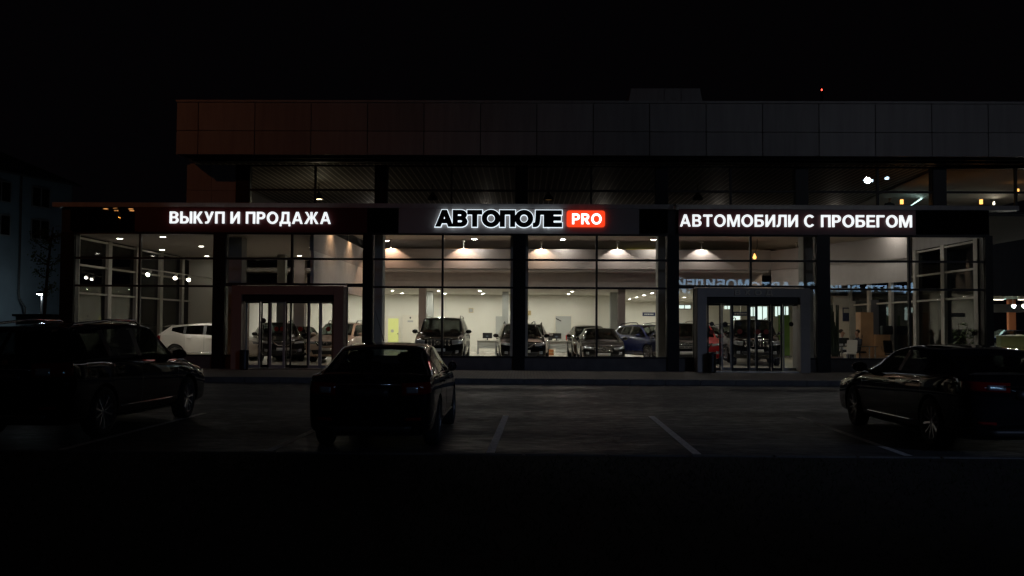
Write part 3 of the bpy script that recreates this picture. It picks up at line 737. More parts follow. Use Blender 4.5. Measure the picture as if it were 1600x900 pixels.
for x in (-8, -2, 4, 10, 16):  # added uplights out of view, there to brighten the slatted ceiling
    t = tag(MB().lathe([(.16, 0), (.1, -.2), (.03, -.24)], 14, 'Z', (x, 50, 7.0)).build('wall_lamp', 'white_plastic'), 'added conical uplight out of view, brightening the upper hall ceiling', 'wall lamp', 'added upper hall uplights')
    lamp('lamp_light', 'POINT', (x, 49.6, 7.1), 8, (1, .87, .74), None, None, .15)

# ================================================================== VEHICLES
def car_stations(p):
    ar = p.get('arch', 0)
    L, W2, H, gc = p['L'] / 2, p['W'] / 2, p['H'], p['gc']
    bl, br, hz, nz, dk = p['belt'], p['beltr'], p['hood'], p['nose'], p['deck']
    rw = p['roofw']; cw, wt, bp_, cp, rt, rb = p['cowl'], p['wtop'], p['bp'], p['cp'], p['rtop'], p['rbase']
    S = []
    def st(y, w, zb, zbelt, wr, zr, zc, fl='', g0=.06, g1=.92): S.append(dict(y=y, w=w, zb=zb, zbelt=zbelt, wr=wr, zr=zr, zc=zc, fl=fl, g0=g0, g1=g1))
    ns = p.get('nosew', .72)
    st(L, ns * W2, gc + .10, nz - .13, ns * .8 * W2, nz - .115, nz - .10)
    st(L - .09, (ns + .16) * W2, gc + .02, nz - .05, ns * .95 * W2, nz - .02, nz)
    st(L - .34, .97 * W2, gc, nz, .8 * W2, nz + .035, nz + .055)
    m = (L - .34 + cw) / 2
    st(m, W2, gc, lerp(nz, bl, .55), .84 * W2, lerp(nz, hz, .6) + .02, lerp(nz, hz, .62) + .045)
    st(cw, W2, gc, bl - .01, .86 * W2, hz + .005, hz + .03, 'cowl')
    st(wt, W2, gc, bl, rw * W2, H - .075 - ar * .4, H - .015 - ar * .4, 'wtop')
    st(bp_ + .05, W2, gc, lerp(bl, br, .4), rw * W2, H - .05, H, 'b1')
    st(bp_ - .05, W2, gc, lerp(bl, br, .45), rw * W2, H - .05, H, 'b2')
    st(cp + .04, W2, gc, lerp(bl, br, .8), rw * .985 * W2, H - .065 - ar * .35, H - .012 - ar * .35, 'c1')
    if p.get('quarter'):
        st(cp - .05, W2, gc, lerp(bl, br, .85), rw * .98 * W2, H - .07 - ar * .45, H - .018 - ar * .45, 'c2')
        st(rt + .08, W2 * .995, gc, br, rw * .96 * W2, H - .09 - ar * .9, H - .035 - ar * .9, 'd1', *p.get('qwin', (.2, .86)))
    st(rt, W2 * .99, gc, br, rw * .95 * W2, H - .1 - ar, H - .045 - ar, 'rtop')
    st(rb, W2 * .975, gc + .01, br - .0, p.get('rbw', .84) * W2, dk + .012, dk + .03, 'rbase')
    st(-L + .1, .93 * W2, gc + .04, min(br, dk) - .04, .8 * W2, dk - .012, dk + .005)
    st(-L, .82 * W2, gc + .16, min(br, dk) - .14, .7 * W2, dk - .11, dk - .1)
    return S
def ring(s):
    w, zb, bt, wr, zr, zc = s['w'], s['zb'], s['zbelt'], s['wr'], s['zr'], s['zc']
    h = bt - zb
    sx, rx = w * .955, wr
    pts = [(0, zb), (w * .8, zb), (w * .965, zb + .09), (w, zb + h * .5), (w * .992, bt - .09), (sx, bt)]
    pts += [(lerp(sx, rx, s['g0']), lerp(bt, zr, s['g0'])), (lerp(sx, rx, s['g1']), lerp(bt, zr, s['g1'])), (rx, zr), (rx * .9, lerp(zr, zc, .45)), (rx * .5, lerp(zr, zc, .88)), (0, zc)]
    return pts
def flood_groups(me):
    """split a mesh into its loose pieces"""
    bm = bmesh.new(); bm.from_mesh(me); seen = set(); out = []
    for f in bm.faces:
        if f.index in seen: continue
        st_, comp = [f], []
        seen.add(f.index)
        while st_:
            c = st_.pop(); comp.append(c)
            for e in c.edges:
                for n in e.link_faces:
                    if n.index not in seen: seen.add(n.index); st_.append(n)
        b2 = bmesh.new(); mp = {}
        for c in comp:
            b2.faces.new([mp.setdefault(v.index, None) or mp.__setitem__(v.index, b2.verts.new(v.co)) or mp[v.index] for v in c.verts])
        bmesh.ops.recalc_face_normals(b2, faces=b2.faces[:])
        m2 = bpy.data.meshes.new('pane'); b2.to_mesh(m2); b2.free()
        for pl in m2.polygons: pl.use_smooth = True
        out.append(m2)
    bm.free()
    return out
def make_body(p):
    S = car_stations(p); bm = bmesh.new(); V = []
    for s in S:
        r = ring(s); rr = [(x, z) for x, z in r] + [(-x, z) for x, z in r[-2:0:-1]]
        V.append([bm.verts.new((x, s['y'], z)) for x, z in rr])
    n = len(V[0])
    cr = bm.edges.layers.float.new('crease_edge')
    def side(j): return j if j < 11 else n - 1 - j     # mirrored quad-row index
    for i in range(len(V) - 1):
        a, b = S[i]['fl'], S[i + 1]['fl']
        for j in range(n):
            f = bm.faces.new((V[i][j], V[i][(j + 1) % n], V[i + 1][(j + 1) % n], V[i + 1][j])); k = side(j)
            if k in (9, 10, 8) and a == 'cowl' and k != 8: f.material_index = 1
            elif k in (9, 10) and b == 'rbase': f.material_index = 2
            elif k == 6 and ((a, b) in (('wtop', 'b1'), ('b2', 'c1'), ('c2', 'd1'), ('cowl', 'wtop'))): f.material_index = 3
            elif k == 6 and (a, b) in (('b1', 'b2'), ('c1', 'c2')): f.material_index = 4
            f.smooth = True
    bm.faces.new(V[0][::-1]); bm.faces.new(V[-1])
    bm.edges.ensure_lookup_table()
    idx = {}
    for i, r in enumerate(V):
        for j, v in enumerate(r): idx[v] = (i, j)
    for e in bm.edges:
        (i0, j0), (i1, j1) = idx[e.verts[0]], idx[e.verts[1]]
        if j0 == j1:
            k = j0 if j0 <= 11 else n - j0
            if k in (5,): e[cr] = .55
            if k in (6, 7, 9): e[cr] = .8
            if k in (1, 2): e[cr] = .5
            if k == 8: e[cr] = .35
        elif i0 == i1 and 0 < i0 < len(V) - 1:
            k = min(j0, n - j0)
            if S[i0]['fl'] in ('b1', 'b2', 'c1', 'c2', 'd1', 'wtop', 'cowl', 'rtop', 'rbase') and 5 <= k <= 11: e[cr] = .75
    bmesh.ops.recalc_face_normals(bm, faces=bm.faces[:])
    me = bpy.data.meshes.new('body'); bm.to_mesh(me); bm.free()
    for i in range(5): me.materials.append(MATS['car_trim'])
    o = bpy.data.objects.new('tmp', me); COL.objects.link(o)
    sm = o.modifiers.new('s', 'SUBSURF'); sm.levels = sm.render_levels = 2
    cut = MB(); ra = p['R'] + .055
    for y in (p['wf'], p['wr']):
        for s in (1, -1):
            x0, x1 = s * (p['W'] / 2 - .27), s * (p['W'] / 2 + .3)
            cut.lathe([(ra, x0), (ra, x1)], 32, 'X', (0, y, p['R']))
    cm = cut.mesh('cut'); c = bpy.data.objects.new('tmp2', cm); COL.objects.link(c)
    bo = o.modifiers.new('b', 'BOOLEAN'); bo.operation = 'DIFFERENCE'; bo.object = c; bo.solver = 'EXACT'
    dg = bpy.context.evaluated_depsgraph_get()
    full = bpy.data.meshes.new_from_object(o.evaluated_get(dg))
    bpy.data.objects.remove(o); bpy.data.objects.remove(c)
    bm = bmesh.new(); bm.from_mesh(full)
    bvh = BVHTree.FromBMesh(bm)
    parts = {}
    for k in (1, 2, 3):
        b2 = bm.copy(); bmesh.ops.delete(b2, geom=[f for f in b2.faces if f.material_index != k], context='FACES')
        m2 = bpy.data.meshes.new('g'); b2.to_mesh(m2); b2.free(); parts[k] = flood_groups(m2)
    bmesh.ops.delete(bm, geom=[f for f in bm.faces if f.material_index in (1, 2, 3)], context='FACES')
    for f in bm.faces: f.material_index = 1 if f.material_index == 4 else 0; f.smooth = True
    for e in bm.edges:
        if len(e.link_faces) == 2 and e.calc_face_angle(0) > .75: e.smooth = False
    body = bpy.data.meshes.new('body'); bm.to_mesh(body); bm.free()
    return body, parts, bvh
def patch(bvh, fn, nu, nv, d, off=.006, thick=.012):
    """grid fn(u,v) of start points thrown along d onto the body; a thin conformal shell"""
    d = Vector(d).normalized(); bm = bmesh.new(); G = []
    for i in range(nu + 1):
        row = []
        for j in range(nv + 1):
            o = Vector(fn(i / nu, j / nv)) - d * 4
            h = bvh.ray_cast(o, d)
            row.append((h[0], h[1]) if h[0] is not None else None)
        G.append(row)
    T = [[bm.verts.new(g[0] - d * off) if g else None for g in r] for r in G]
    Bk = [[bm.verts.new(g[0] + d * thick) if g else None for g in r] for r in G]
    for i in range(nu):
        for j in range(nv):
            q = [(i, j), (i + 1, j), (i + 1, j + 1), (i, j + 1)]
            if all(T[a][b] for a, b in q):
                bm.faces.new([T[a][b] for a, b in q]); bm.faces.new([Bk[a][b] for a, b in q][::-1])
    for ring_ in ([(i, 0) for i in range(nu + 1)], [(nu, j) for j in range(nv + 1)], [(i, nv) for i in range(nu, -1, -1)], [(0, j) for j in range(nv, -1, -1)]):
        for (a, b), (c, e) in zip(ring_, ring_[1:]):
            if T[a][b] and T[c][e]: bm.faces.new((T[a][b], Bk[a][b], Bk[c][e], T[c][e]))
    bmesh.ops.recalc_face_normals(bm, faces=bm.faces[:])
    me = bpy.data.meshes.new('patch'); bm.to_mesh(me); bm.free()
    for pl in me.polygons: pl.use_smooth = len(pl.vertices) == 4
    return me
def quadfn(a, b, c, d, axis):
    """bilinear patch: corners (h, z); axis 'y' = front/back face, 'x' = flank"""
    def fn(u, v):
        h = lerp(lerp(a[0], b[0], u), lerp(d[0], c[0], u), v); z = lerp(lerp(a[1], b[1], u), lerp(d[1], c[1], u), v)
        return (h, 0, z) if axis == 'y' else (0, h, z)
    return fn
def diagfn(s, y, ang, u0, u1, z00, z01, z10, z11, x0):
    """patch wrapped round a corner, thrown diagonally"""
    def fn(u, v):
        h = lerp(u0, u1, u); z = lerp(lerp(z00, z10, u), lerp(z01, z11, u), v)
        return (s * (x0 + h * math.cos(ang)), y - h * math.sin(ang) * (1 if y > 0 else -1), z)
    return fn
def wheel_meshes(Rw, wd, spokes, style):
    t = MB(); h = wd / 2
    t.lathe([(Rw * .68, -h * .9), (Rw * .86, -h), (Rw * .965, -h * .86), (Rw, -h * .55), (Rw, h * .55), (Rw * .965, h * .86), (Rw * .86, h), (Rw * .68, h * .9)], 36, 'X', cap=False)
    r = MB(); r.lathe([(Rw * .69, h * .88), (Rw * .72, h * .8), (Rw * .66, h * .7), (Rw * .64, -h * .8)], 36, 'X', cap=False)
    r.lathe([(Rw * .64, -h * .2), (Rw * .2, -h * .1)], 24, 'X', cap=True)
    r.lathe([(Rw * .02, h * .72), (Rw * .12, h * .68), (Rw * .15, h * .5), (Rw * .15, 0)], 16, 'X', cap=True)
    for k in range(spokes):
        a = 2 * math.pi * k / spokes
        offs = (-.055, .055) if style == 'twin' else (0,)
        for o_ in offs:
            a1 = a + o_; a2 = a + o_ * 1.8
            p0 = Vector((h * .58, math.cos(a1) * Rw * .12, math.sin(a1) * Rw * .12)); p1 = Vector((h * .72, math.cos(a2) * Rw * .67, math.sin(a2) * Rw * .67))
            r.bar(p0, p1, Rw * (.05 if style == 'twin' else .085), .03)
    return t.mesh('wheel', smooth=True), r.mesh('rim')
def seat_mesh(x, y, z, w, hz, bench=False):
    m = MB(); m.obox((x, y, z), (w / 2, 0, 0), (0, .25, 0), (0, 0, .07)); m.obox((x, y - .3, z + hz / 2), (w / 2, 0, 0), (0, .06, .0), (0, -.07, hz / 2))
    for hx in ((x - w * .28, x + w * .28) if bench else (x,)): m.obox((hx, y - .38, z + hz + .09), (.12, 0, 0), (0, .045, 0), (0, -.01, .08))
    return m.mesh('seat', .03, True)
CARS = {}
def variant(name, p):
    body, gl, bvh = make_body(p)
    L, W, H, Rw = p['L'] / 2, p['W'] / 2, p['H'], p['R']
    P = [('body', body, 'paint', None)]
    for m in gl[1]: P.append(('windscreen', m, 'windscreen', None))
    for m in gl[2]: P.append(('rear_window', m, 'rearglass', None))
    for m in gl[3]: P.append(('side_window', m, 'sideglass', None))
    fr, bk = (0, -1, 0), (0, 1, 0)
    nz, gc, dk = p['nose'], p['gc'], p['deck']
    # grille, intake, plates, emblem
    gz0, gz1, gw0, gw1 = p['grille']
    P.append(('grille', patch(bvh, quadfn((-gw0, gz0), (gw0, gz0), (gw1, gz1), (-gw1, gz1), 'y'), 14, 4, fr, .008), 'car_trim', None)); gi = len(P) - 1
    bars = MB()
    def hitf(x, z, d=fr):
        h = bvh.ray_cast(Vector((x, -4 * d[1], z)), Vector(d)); return h[0]
    def strip(pts, t, mat_='chrome', nm='trim', par=None, d=fr):
        m = MB(); q = [hitf(x, z, d) for x, z in pts]
        q = [a - Vector(d) * .014 for a in q if a is not None]
        if len(q) > 1: m.tube(q, t, 6); P.append((nm, m.mesh(nm, smooth=True), mat_, par))
    gs = p.get('gstyle', 'bars')
    if gs == 'bars':
        m = MB()
        for k in range(3):
            z = lerp(gz0, gz1, .25 + .28 * k); ww = lerp(gw0, gw1, .25 + .28 * k) * .96
            q = [hitf(x * ww, z) for x in (-1, -.6, -.3, 0, .3, .6, 1)]; q = [a + Vector((0, .016, 0)) for a in q if a]
            if len(q) > 1: m.tube(q, .011, 6)
        P.append(('grille_bar', m.mesh('grille_bar', smooth=True), 'chrome', gi))
    elif gs == 'posts':
        m = MB()
        for x in (-.36, -.24, -.12, .12, .24, .36):
            q = [hitf(x * gw1 / .42, z) for z in (gz0 + .02, (gz0 + gz1) / 2, gz1 - .02)]; q = [a + Vector((0, .014, 0)) for a in q if a]
            if len(q) > 1: m.tube(q, .022, 6)
        P.append(('grille_bar', m.mesh('grille_bar', smooth=True), 'chrome', gi))
        strip([(-gw1 * 1.12, gz1 + .03), (-gw1 * .5, gz1 + .045), (0, gz1 + .045), (gw1 * .5, gz1 + .045), (gw1 * 1.12, gz1 + .03)], .022)
        strip([(-gw1 * 1.12, gz1 + .03), (-gw0 * 1.05, gz0)], .02); strip([(gw1 * 1.12, gz1 + .03), (gw0 * 1.05, gz0)], .02)
    elif gs == 'vee':
        strip([(-gw1, gz1), (-gw1 * .45, gz0 + .01), (0, gz0 - .005), (gw1 * .45, gz0 + .01), (gw1, gz1)], .026)
    elif gs == 'star':
        m = MB()
        for zz in (.32, .68):
            q = [hitf(x * gw0 * .95, lerp(gz0, gz1, zz)) for x in (-1, -.5, 0, .5, 1)]; q = [a + Vector((0, .016, 0)) for a in q if a]
            if len(q) > 1: m.tube(q, .018, 6)
        P.append(('grille_bar', m.mesh('grille_bar', smooth=True), 'chrome', gi))
        strip([(gw0, gz0), (gw1, gz1), (0, gz1 + .01), (-gw1, gz1), (-gw0, gz0), (0, gz0 - .01), (gw0, gz0)], .014)
    elif gs == 'slit':
        strip([(-gw1, gz1), (0, gz1 + .012), (gw1, gz1)], .012)
    # emblem
    ez = p.get('emblem', (gz0 + gz1) / 2); h = hitf(0, ez)
    if h is not None and gs in ('bars', 'posts', 'star', 'vee', 'slit'):
        m = MB(); er = .075 if gs != 'star' else .11
        yy = h.y + .02
        m.tube([(er * math.cos(R(a)), yy, ez + er * (.8 if gs == 'posts' else 1) * math.sin(R(a))) for a in range(0, 361, 20)], .009, 6)
        if gs == 'star':
            for a in (90, 210, 330): m.bar((0, yy, ez), (er * math.cos(R(a)), yy, ez + er * math.sin(R(a))), .022)
        elif gs == 'posts':
            m.tube([(.03 * math.cos(R(a)), yy, ez + .05 * math.sin(R(a))) for a in range(0, 361, 24)], .007, 6)
            m.tube([(.06 * math.cos(R(a)), yy, ez + .022 + .02 * math.sin(R(a))) for a in range(0, 361, 24)], .007, 6)
        P.append(('emblem', m.mesh('emblem'), 'chrome', None))
    iz0, iz1, iw = p['intake']
    P.append(('air_intake', patch(bvh, quadfn((-iw * .85, iz0), (iw * .85, iz0), (iw, iz1), (-iw, iz1), 'y'), 12, 3, fr, .006), 'car_trim', None))
    pz = p.get('platez', lerp(iz0, iz1, .8))
    P.append(('number_plate', patch(bvh, quadfn((-.26, pz), (.26, pz), (.26, pz + .11), (-.26, pz + .11), 'y'), 6, 2, fr, .02), 'plate', None))
    hz0, hz1, hx0, hx1 = p['lamp']
    for s in (1, -1):
        P.append(('headlight', patch(bvh, diagfn(s, L, p.get('lampang', .62), 0, hx1 - hx0, hz0, hz1 - .03, hz0 + .07, hz1 + .03, hx0), 10, 4, (-s * .45, -.9, 0), .007), 'lamp_clear', None))
        P.append(('fog_lamp', patch(bvh, quadfn((s * (W * .66), gc + .2), (s * (W * .80), gc + .22), (s * (W * .80), gc + .32), (s * (W * .66), gc + .31), 'y'), 4, 3, fr, .008), 'lamp_clear', None))
        tz0, tz1, tx0, tx1 = p['tail']
        P.append(('tail_light', patch(bvh, diagfn(s, -L, p.get('tailang', .5), 0, tx1 - tx0, tz0, tz1, tz0 + .03, tz1 + .02, tx0), 10, 4, (-s * .5, .86, 0), .007), 'lamp_red', None))
        ti = len(P) - 1; tm_ = (tz0 + tz1) / 2
        P.append(('reversing_lamp', patch(bvh, diagfn(s, -L, p.get('tailang', .5), .05, (tx1 - tx0) * .45, tz0 + .03, tm_ + .03, tz0 + .035, tm_ + .035, tx0), 5, 3, (-s * .5, .86, 0), .011, .004), 'lamp_clear', ti))
        P.append(('reflector', patch(bvh, quadfn((s * W * .55, gc + .24), (s * W * .8, gc + .25), (s * W * .8, gc + .29), (s * W * .55, gc + .28), 'y'), 4, 2, bk, .008), 'lamp_red', None))
        # flank: door seams, handles, trim, mirrors
        for y0, y1 in ((p['cowl'] - .12, p['cowl'] - .12), (p['bp'], p['bp']), (p['cp'] + .02, p['cp'] + .02)):
            bl = lerp(p['belt'], p['beltr'], .5)
            P.append(('door_seam', patch(bvh, quadfn((y0 - .004, gc + .14), (y0 + .004, gc + .14), (y0 + .004, bl), (y0 - .004, bl), 'x'), 1, 10, (-s, 0, 0), .0015, .004), 'car_trim', None))
        for y in (p['bp'] + .2, p['cp'] + .2):
            z = lerp(p['belt'], p['beltr'], .5) - .1; h_ = bvh.ray_cast(Vector((s * 4, y, z)), Vector((-s, 0, 0)))[0]
            if h_ is not None:
                m = MB(); m.tube([(h_.x - s * .01, y - .09, z), (h_.x + s * .03, y - .07, z), (h_.x + s * .032, y + .07, z), (h_.x - s * .01, y + .09, z)], .013, 6)
                P.append(('door_handle', m.mesh('door_handle', smooth=True), p.get('handle', 'paint'), None))
        zt = gc + p.get('trimz', .16); ys = [lerp(p['wr'] + Rw + .12, p['wf'] - Rw - .12, t / 8) for t in range(9)]
        q = [bvh.ray_cast(Vector((s * 4, y, zt)), Vector((-s, 0, 0)))[0] for y in ys]; q = [a + Vector((s * .006, 0, 0)) for a in q if a]
        if len(q) > 2: m = MB(); m.tube(q, .014, 6); P.append(('sill_trim', m.mesh('sill_trim', smooth=True), p.get('sill', 'chrome'), None))
        if p.get('belttrim'):
            ys = [lerp(p['rtop'] + .1, p['cowl'] - .1, t / 10) for t in range(11)]
            q = []
            for y in ys:
                z = lerp(p['beltr'], p['belt'], (y - p['rbase']) / (p['cowl'] - p['rbase'])) + .01
                h_ = bvh.ray_cast(Vector((s * 4, y, z)), Vector((-s, 0, 0)))[0]
                if h_: q.append(h_ + Vector((s * .004, 0, 0)))
            if len(q) > 2: m = MB(); m.tube(q, .009, 6); P.append(('belt_trim', m.mesh('belt_trim', smooth=True), 'chrome', None))
        m = MB(); my, mz = p['cowl'] - .32, p['belt'] + .07
        m.lathe([(.0, -.11), (.06, -.1), (.085, -.02), (.08, .05), (.03, .08), (0, .085)], 14, 'Y', (0, 0, 0), cap=False)
        me = m.mesh('wing_mirror', smooth=True)
        for v in me.vertices: v.co = Vector((v.co.x * (1.35 - 5 * p.get('mirx', 0)) + s * (W + .1 - p.get('mirx', 0)), -v.co.y + my, v.co.z * .95 + mz))
        P.append(('wing_mirror', me, 'paint', None)); mi = len(P) - 1
        m = MB(); m.bar((s * (W - .1), my + .02, mz - .07), (s * (W + .06), my + .02, mz - .03), .05, .04); P.append(('mirror_stalk', m.mesh('mirror_stalk'), 'car_trim', mi))
        m = MB(); m.obox((s * (W + .1 - p.get('mirx', 0)), my - .082, mz), (.085 - .35 * p.get('mirx', 0), 0, 0), (0, .003, 0), (0, 0, .055)); P.append(('mirror_glass', m.mesh('mirror_glass'), 'chrome', mi))
        if p.get('rails'):
            m = MB(); x = s * p['roofw'] * W * .93
            rh = p.get('railh', .06); ar = p.get('arch', 0); m.tube([(x, p['wtop'] - .25, H - .06), (x, p['wtop'] - .4, H - .01 + rh), (x * .99, (p['wtop'] + p['rtop']) / 2, H + rh), (x * .97, p['rtop'] + .2, H - .03 + rh - ar * .8), (x * .96, p['rtop'] + .08, H - .07 - ar)], .02, 8)
            P.append(('roof_rail', m.mesh('roof_rail', smooth=True), 'chrome' if p['rails'] == 1 else 'car_trim', None))
    rp = p.get('rplate', lerp(gc, dk, .62))
    P.append(('number_plate', patch(bvh, quadfn((-.26, rp), (.26, rp), (.26, rp + .11), (-.26, rp + .11), 'y'), 6, 2, bk, .012), 'plate_dim', None))
    strip([(-.42, rp + .16), (0, rp + .165), (.42, rp + .16)], .012, 'chrome', 'boot_trim', None, bk)
    h = bvh.ray_cast(Vector((0, -6, rp + .25)), Vector((0, 1, 0)))[0]
    if h is not None: P.append(('boot_emblem', MB().lathe([(.05, -.012), (.05, .0)], 18, 'Y', (0, h.y, rp + .25)).mesh('boot_emblem'), 'chrome', None))
    P.append(('rear_bumper_trim', patch(bvh, quadfn((-W * .6, gc + .06), (W * .6, gc + .06), (W * .66, gc + .17), (-W * .66, gc + .17), 'y'), 10, 2, bk, .006), 'car_trim', None))
    if p.get('spoiler'):
        m = MB(); m.obox((0, p['rtop'] - .12, H - .075 - p.get('arch', 0)), (p['roofw'] * W * .86, 0, 0), (0, .15, .03), (0, 0, .014)); P.append(('spoiler', m.mesh('spoiler', .01), 'paint', None))
    # cabin
    P.append(('front_seat', seat_mesh(-.36, p['bp'] + .25, gc + .38, .5, .56), 'car_inside', None)); P.append(('front_seat', seat_mesh(.36, p['bp'] + .25, gc + .38, .5, .56), 'car_inside', None))
    P.append(('rear_seat', seat_mesh(0, p['cp'] + .35, gc + .4, W * 1.45, .54, True), 'car_inside', None))
    m = MB(); m.obox((0, p['cowl'] - .3, p['belt'] - .12), (W * .84, 0, 0), (0, .22, 0), (0, 0, .12)); P.append(('dashboard', m.mesh('dashboard', .04), 'car_inside', None))
    m = MB(); m.tube([(-.36 + .18 * math.cos(R(a)), p['cowl'] - .62 + .06 * math.sin(R(a)), p['belt'] - .06 + .17 * math.sin(R(a))) for a in range(0, 361, 20)], .015, 6); P.append(('steering_wheel', m.mesh('steering_wheel', smooth=True), 'car_inside', None))
    tm, rm = wheel_meshes(Rw, .22, p.get('spokes', 5), p.get('style', 'twin'))
    CARS[name] = (P, tm, rm, p)
def car(var, name, x, y, heading, paintm, label, group=None, z=FL, plate=None, steer=0, glass_=('windscreen', 'tinted', 'windscreen'), rim='alloy', cat='car', skip=()):
    """heading in degrees: 0 = nose towards +y (the building), 180 = nose towards the camera"""
    P, tm, rm, p = CARS[var]
    r = empty(name, (x, y, z), R(heading), label, cat, group)
    objs = []
    mm = {'paint': paintm, 'plate_dim': plate or 'plate', 'rearglass': glass_[1], 'sideglass': glass_[2], 'windscreen': glass_[0]}
    for nm, me, m, par in P:
        if nm in skip: objs.append(None); continue
        o = bpy.data.objects.new(nm, me)
        if not me.materials:
            me.materials.append(MATS['car_trim'])
            if nm == 'body': me.materials.append(MATS['car_trim'])
        COL.objects.link(o); o.material_slots[0].link = 'OBJECT'; o.material_slots[0].material = MATS[mm.get(m, m)]
        o.parent = objs[par] if par is not None and objs[par] is not None else r; objs.append(o)
    for wy in (p['wf'], p['wr']):
        for s in (1, -1):
            wo = bpy.data.objects.new('wheel', tm)
            if not tm.materials: tm.materials.append(MATS['rubber'])
            if not rm.materials: rm.materials.append(MATS['alloy'])
            COL.objects.link(wo); wo.parent = r; wo.location = (s * (p['W'] / 2 - .115), wy, p['R']); wo.rotation_euler = (random.uniform(0, 6), 0, (0 if s > 0 else math.pi) + (R(steer) if wy == p['wf'] else 0))
            ro = bpy.data.objects.new('rim', rm); COL.objects.link(ro); ro.parent = wo
            ro.material_slots[0].link = 'OBJECT'; ro.material_slots[0].material = MATS[rim]
    return r
variant('liftback', dict(arch=.03, mirx=.1, L=4.6, W=1.71, H=1.40, gc=.17, belt=.93, beltr=.99, hood=.93, nose=.74, deck=1.0, roofw=.7, cowl=1.12, wtop=.42, bp=-.22, cp=-1.08, rtop=-1.32, rbase=-1.98, rbw=.76, R=.325, wf=1.42, wr=-1.27,
    grille=(.5, .66, .36, .42), gstyle='slit', intake=(.24, .4, .5), lamp=(.56, .7, .42, .92), tail=(.74, .9, .44, .86), rplate=.72, spokes=7, style='one', sill='car_trim', belttrim=True, nosew=.76))
variant('sedan', dict(L=4.72, W=1.82, H=1.45, gc=.16, belt=.93, beltr=.99, hood=.92, nose=.72, deck=1.03, roofw=.69, cowl=1.05, wtop=.28, bp=-.3, cp=-1.12, rtop=-1.25, rbase=-1.88, rbw=.74, R=.325, wf=1.46, wr=-1.38,
    grille=(.48, .66, .34, .4), gstyle='star', intake=(.2, .34, .6), lamp=(.55, .68, .42, .98), tail=(.74, .9, .4, .9), spokes=8, style='twin', sill='chrome', belttrim=True, nosew=.76))
variant('estate', dict(arch=.09, L=4.95, W=1.87, H=1.415, gc=.16, belt=.95, beltr=1.02, hood=.93, nose=.74, deck=1.04, roofw=.71, cowl=1.2, wtop=.3, bp=-.3, cp=-1.15, rtop=-1.42, rbase=-2.1, rbw=.78, R=.34, wf=1.5, wr=-1.42,
    grille=(.42, .66, .36, .42), gstyle='bars', intake=(.2, .32, .6), lamp=(.56, .7, .42, .98), tail=(.82, .95, .34, .93), rplate=.74, spokes=10, style='one', sill='chrome', nosew=.76))
variant('big_suv', dict(L=4.82, W=1.9, H=1.69, gc=.22, belt=1.08, beltr=1.15, hood=1.08, nose=.86, deck=1.14, roofw=.72, cowl=1.15, wtop=.45, bp=-.25, cp=-1.15, rtop=-1.95, rbase=-2.26, rbw=.84, quarter=True, R=.365, wf=1.47, wr=-1.38,
    grille=(.6, .8, .4, .46), gstyle='bars', intake=(.3, .44, .6), lamp=(.68, .82, .46, 1.0), tail=(.9, 1.1, .42, .95), rplate=.85, spokes=10, style='one', rails=1, railh=.02, arch=.05, sill='chrome', trimz=.2, spoiler=True, nosew=.78))
variant('offroader', dict(L=4.8, W=1.89, H=1.83, gc=.26, belt=1.2, beltr=1.24, hood=1.2, nose=1.02, deck=1.24, roofw=.77, cowl=1.2, wtop=.66, bp=-.12, cp=-1.0, rtop=-2.0, rbase=-2.28, rbw=.88, quarter=True, R=.385, wf=1.46, wr=-1.34,
    grille=(.74, .98, .4, .46), gstyle='posts', intake=(.42, .56, .56), lamp=(.78, .98, .52, 1.0), tail=(.95, 1.3, .6, .95), rplate=1.0, spokes=6, style='one', rails=1, trimz=.2, spoiler=True, nosew=.82))
variant('crossover', dict(arch=.03, L=4.42, W=1.84, H=1.62, gc=.21, belt=1.04, beltr=1.12, hood=1.05, nose=.87, deck=1.12, roofw=.71, cowl=1.12, wtop=.42, bp=-.2, cp=-1.02, rtop=-1.62, rbase=-2.02, rbw=.84, quarter=True, qwin=(.35, .82), R=.35, wf=1.36, wr=-1.31,
    grille=(.66, .84, .32, .46), gstyle='vee', intake=(.32, .5, .6), lamp=(.72, .85, .44, 1.0), tail=(.9, 1.08, .42, .92), rplate=.82, spokes=5, style='twin', rails=2, trimz=.18, sill='car_trim', spoiler=True, nosew=.8))
variant('star_suv', dict(L=4.55, W=1.84, H=1.68, gc=.2, belt=1.06, beltr=1.12, hood=1.07, nose=.9, deck=1.12, roofw=.74, cowl=1.12, wtop=.5, bp=-.2, cp=-1.05, rtop=-1.75, rbase=-2.08, rbw=.86, quarter=True, R=.35, wf=1.4, wr=-1.35,
    grille=(.68, .88, .42, .46), gstyle='star', intake=(.3, .46, .62), lamp=(.72, .88, .5, .98), tail=(.9, 1.1, .5, .92), rplate=.82, spokes=5, style='twin', rails=1, nosew=.84))
variant('hatch', dict(arch=.06, L=4.36, W=1.79, H=1.56, gc=.17, belt=.99, beltr=1.08, hood=1.0, nose=.82, deck=1.08, roofw=.74, cowl=1.2, wtop=.42, bp=-.15, cp=-.98, rtop=-1.62, rbase=-2.03, rbw=.86, quarter=True, R=.325, wf=1.35, wr=-1.33,
    qwin=(.42, .8), grille=(.6, .76, .36, .42), gstyle='star', intake=(.24, .4, .6), lamp=(.64, .78, .44, .96), tail=(.82, 1.02, .48, .92), rplate=.7, spokes=10, style='one', spoiler=True, nosew=.78))

OUT = ('windscreen', 'windscreen', 'windscreen')
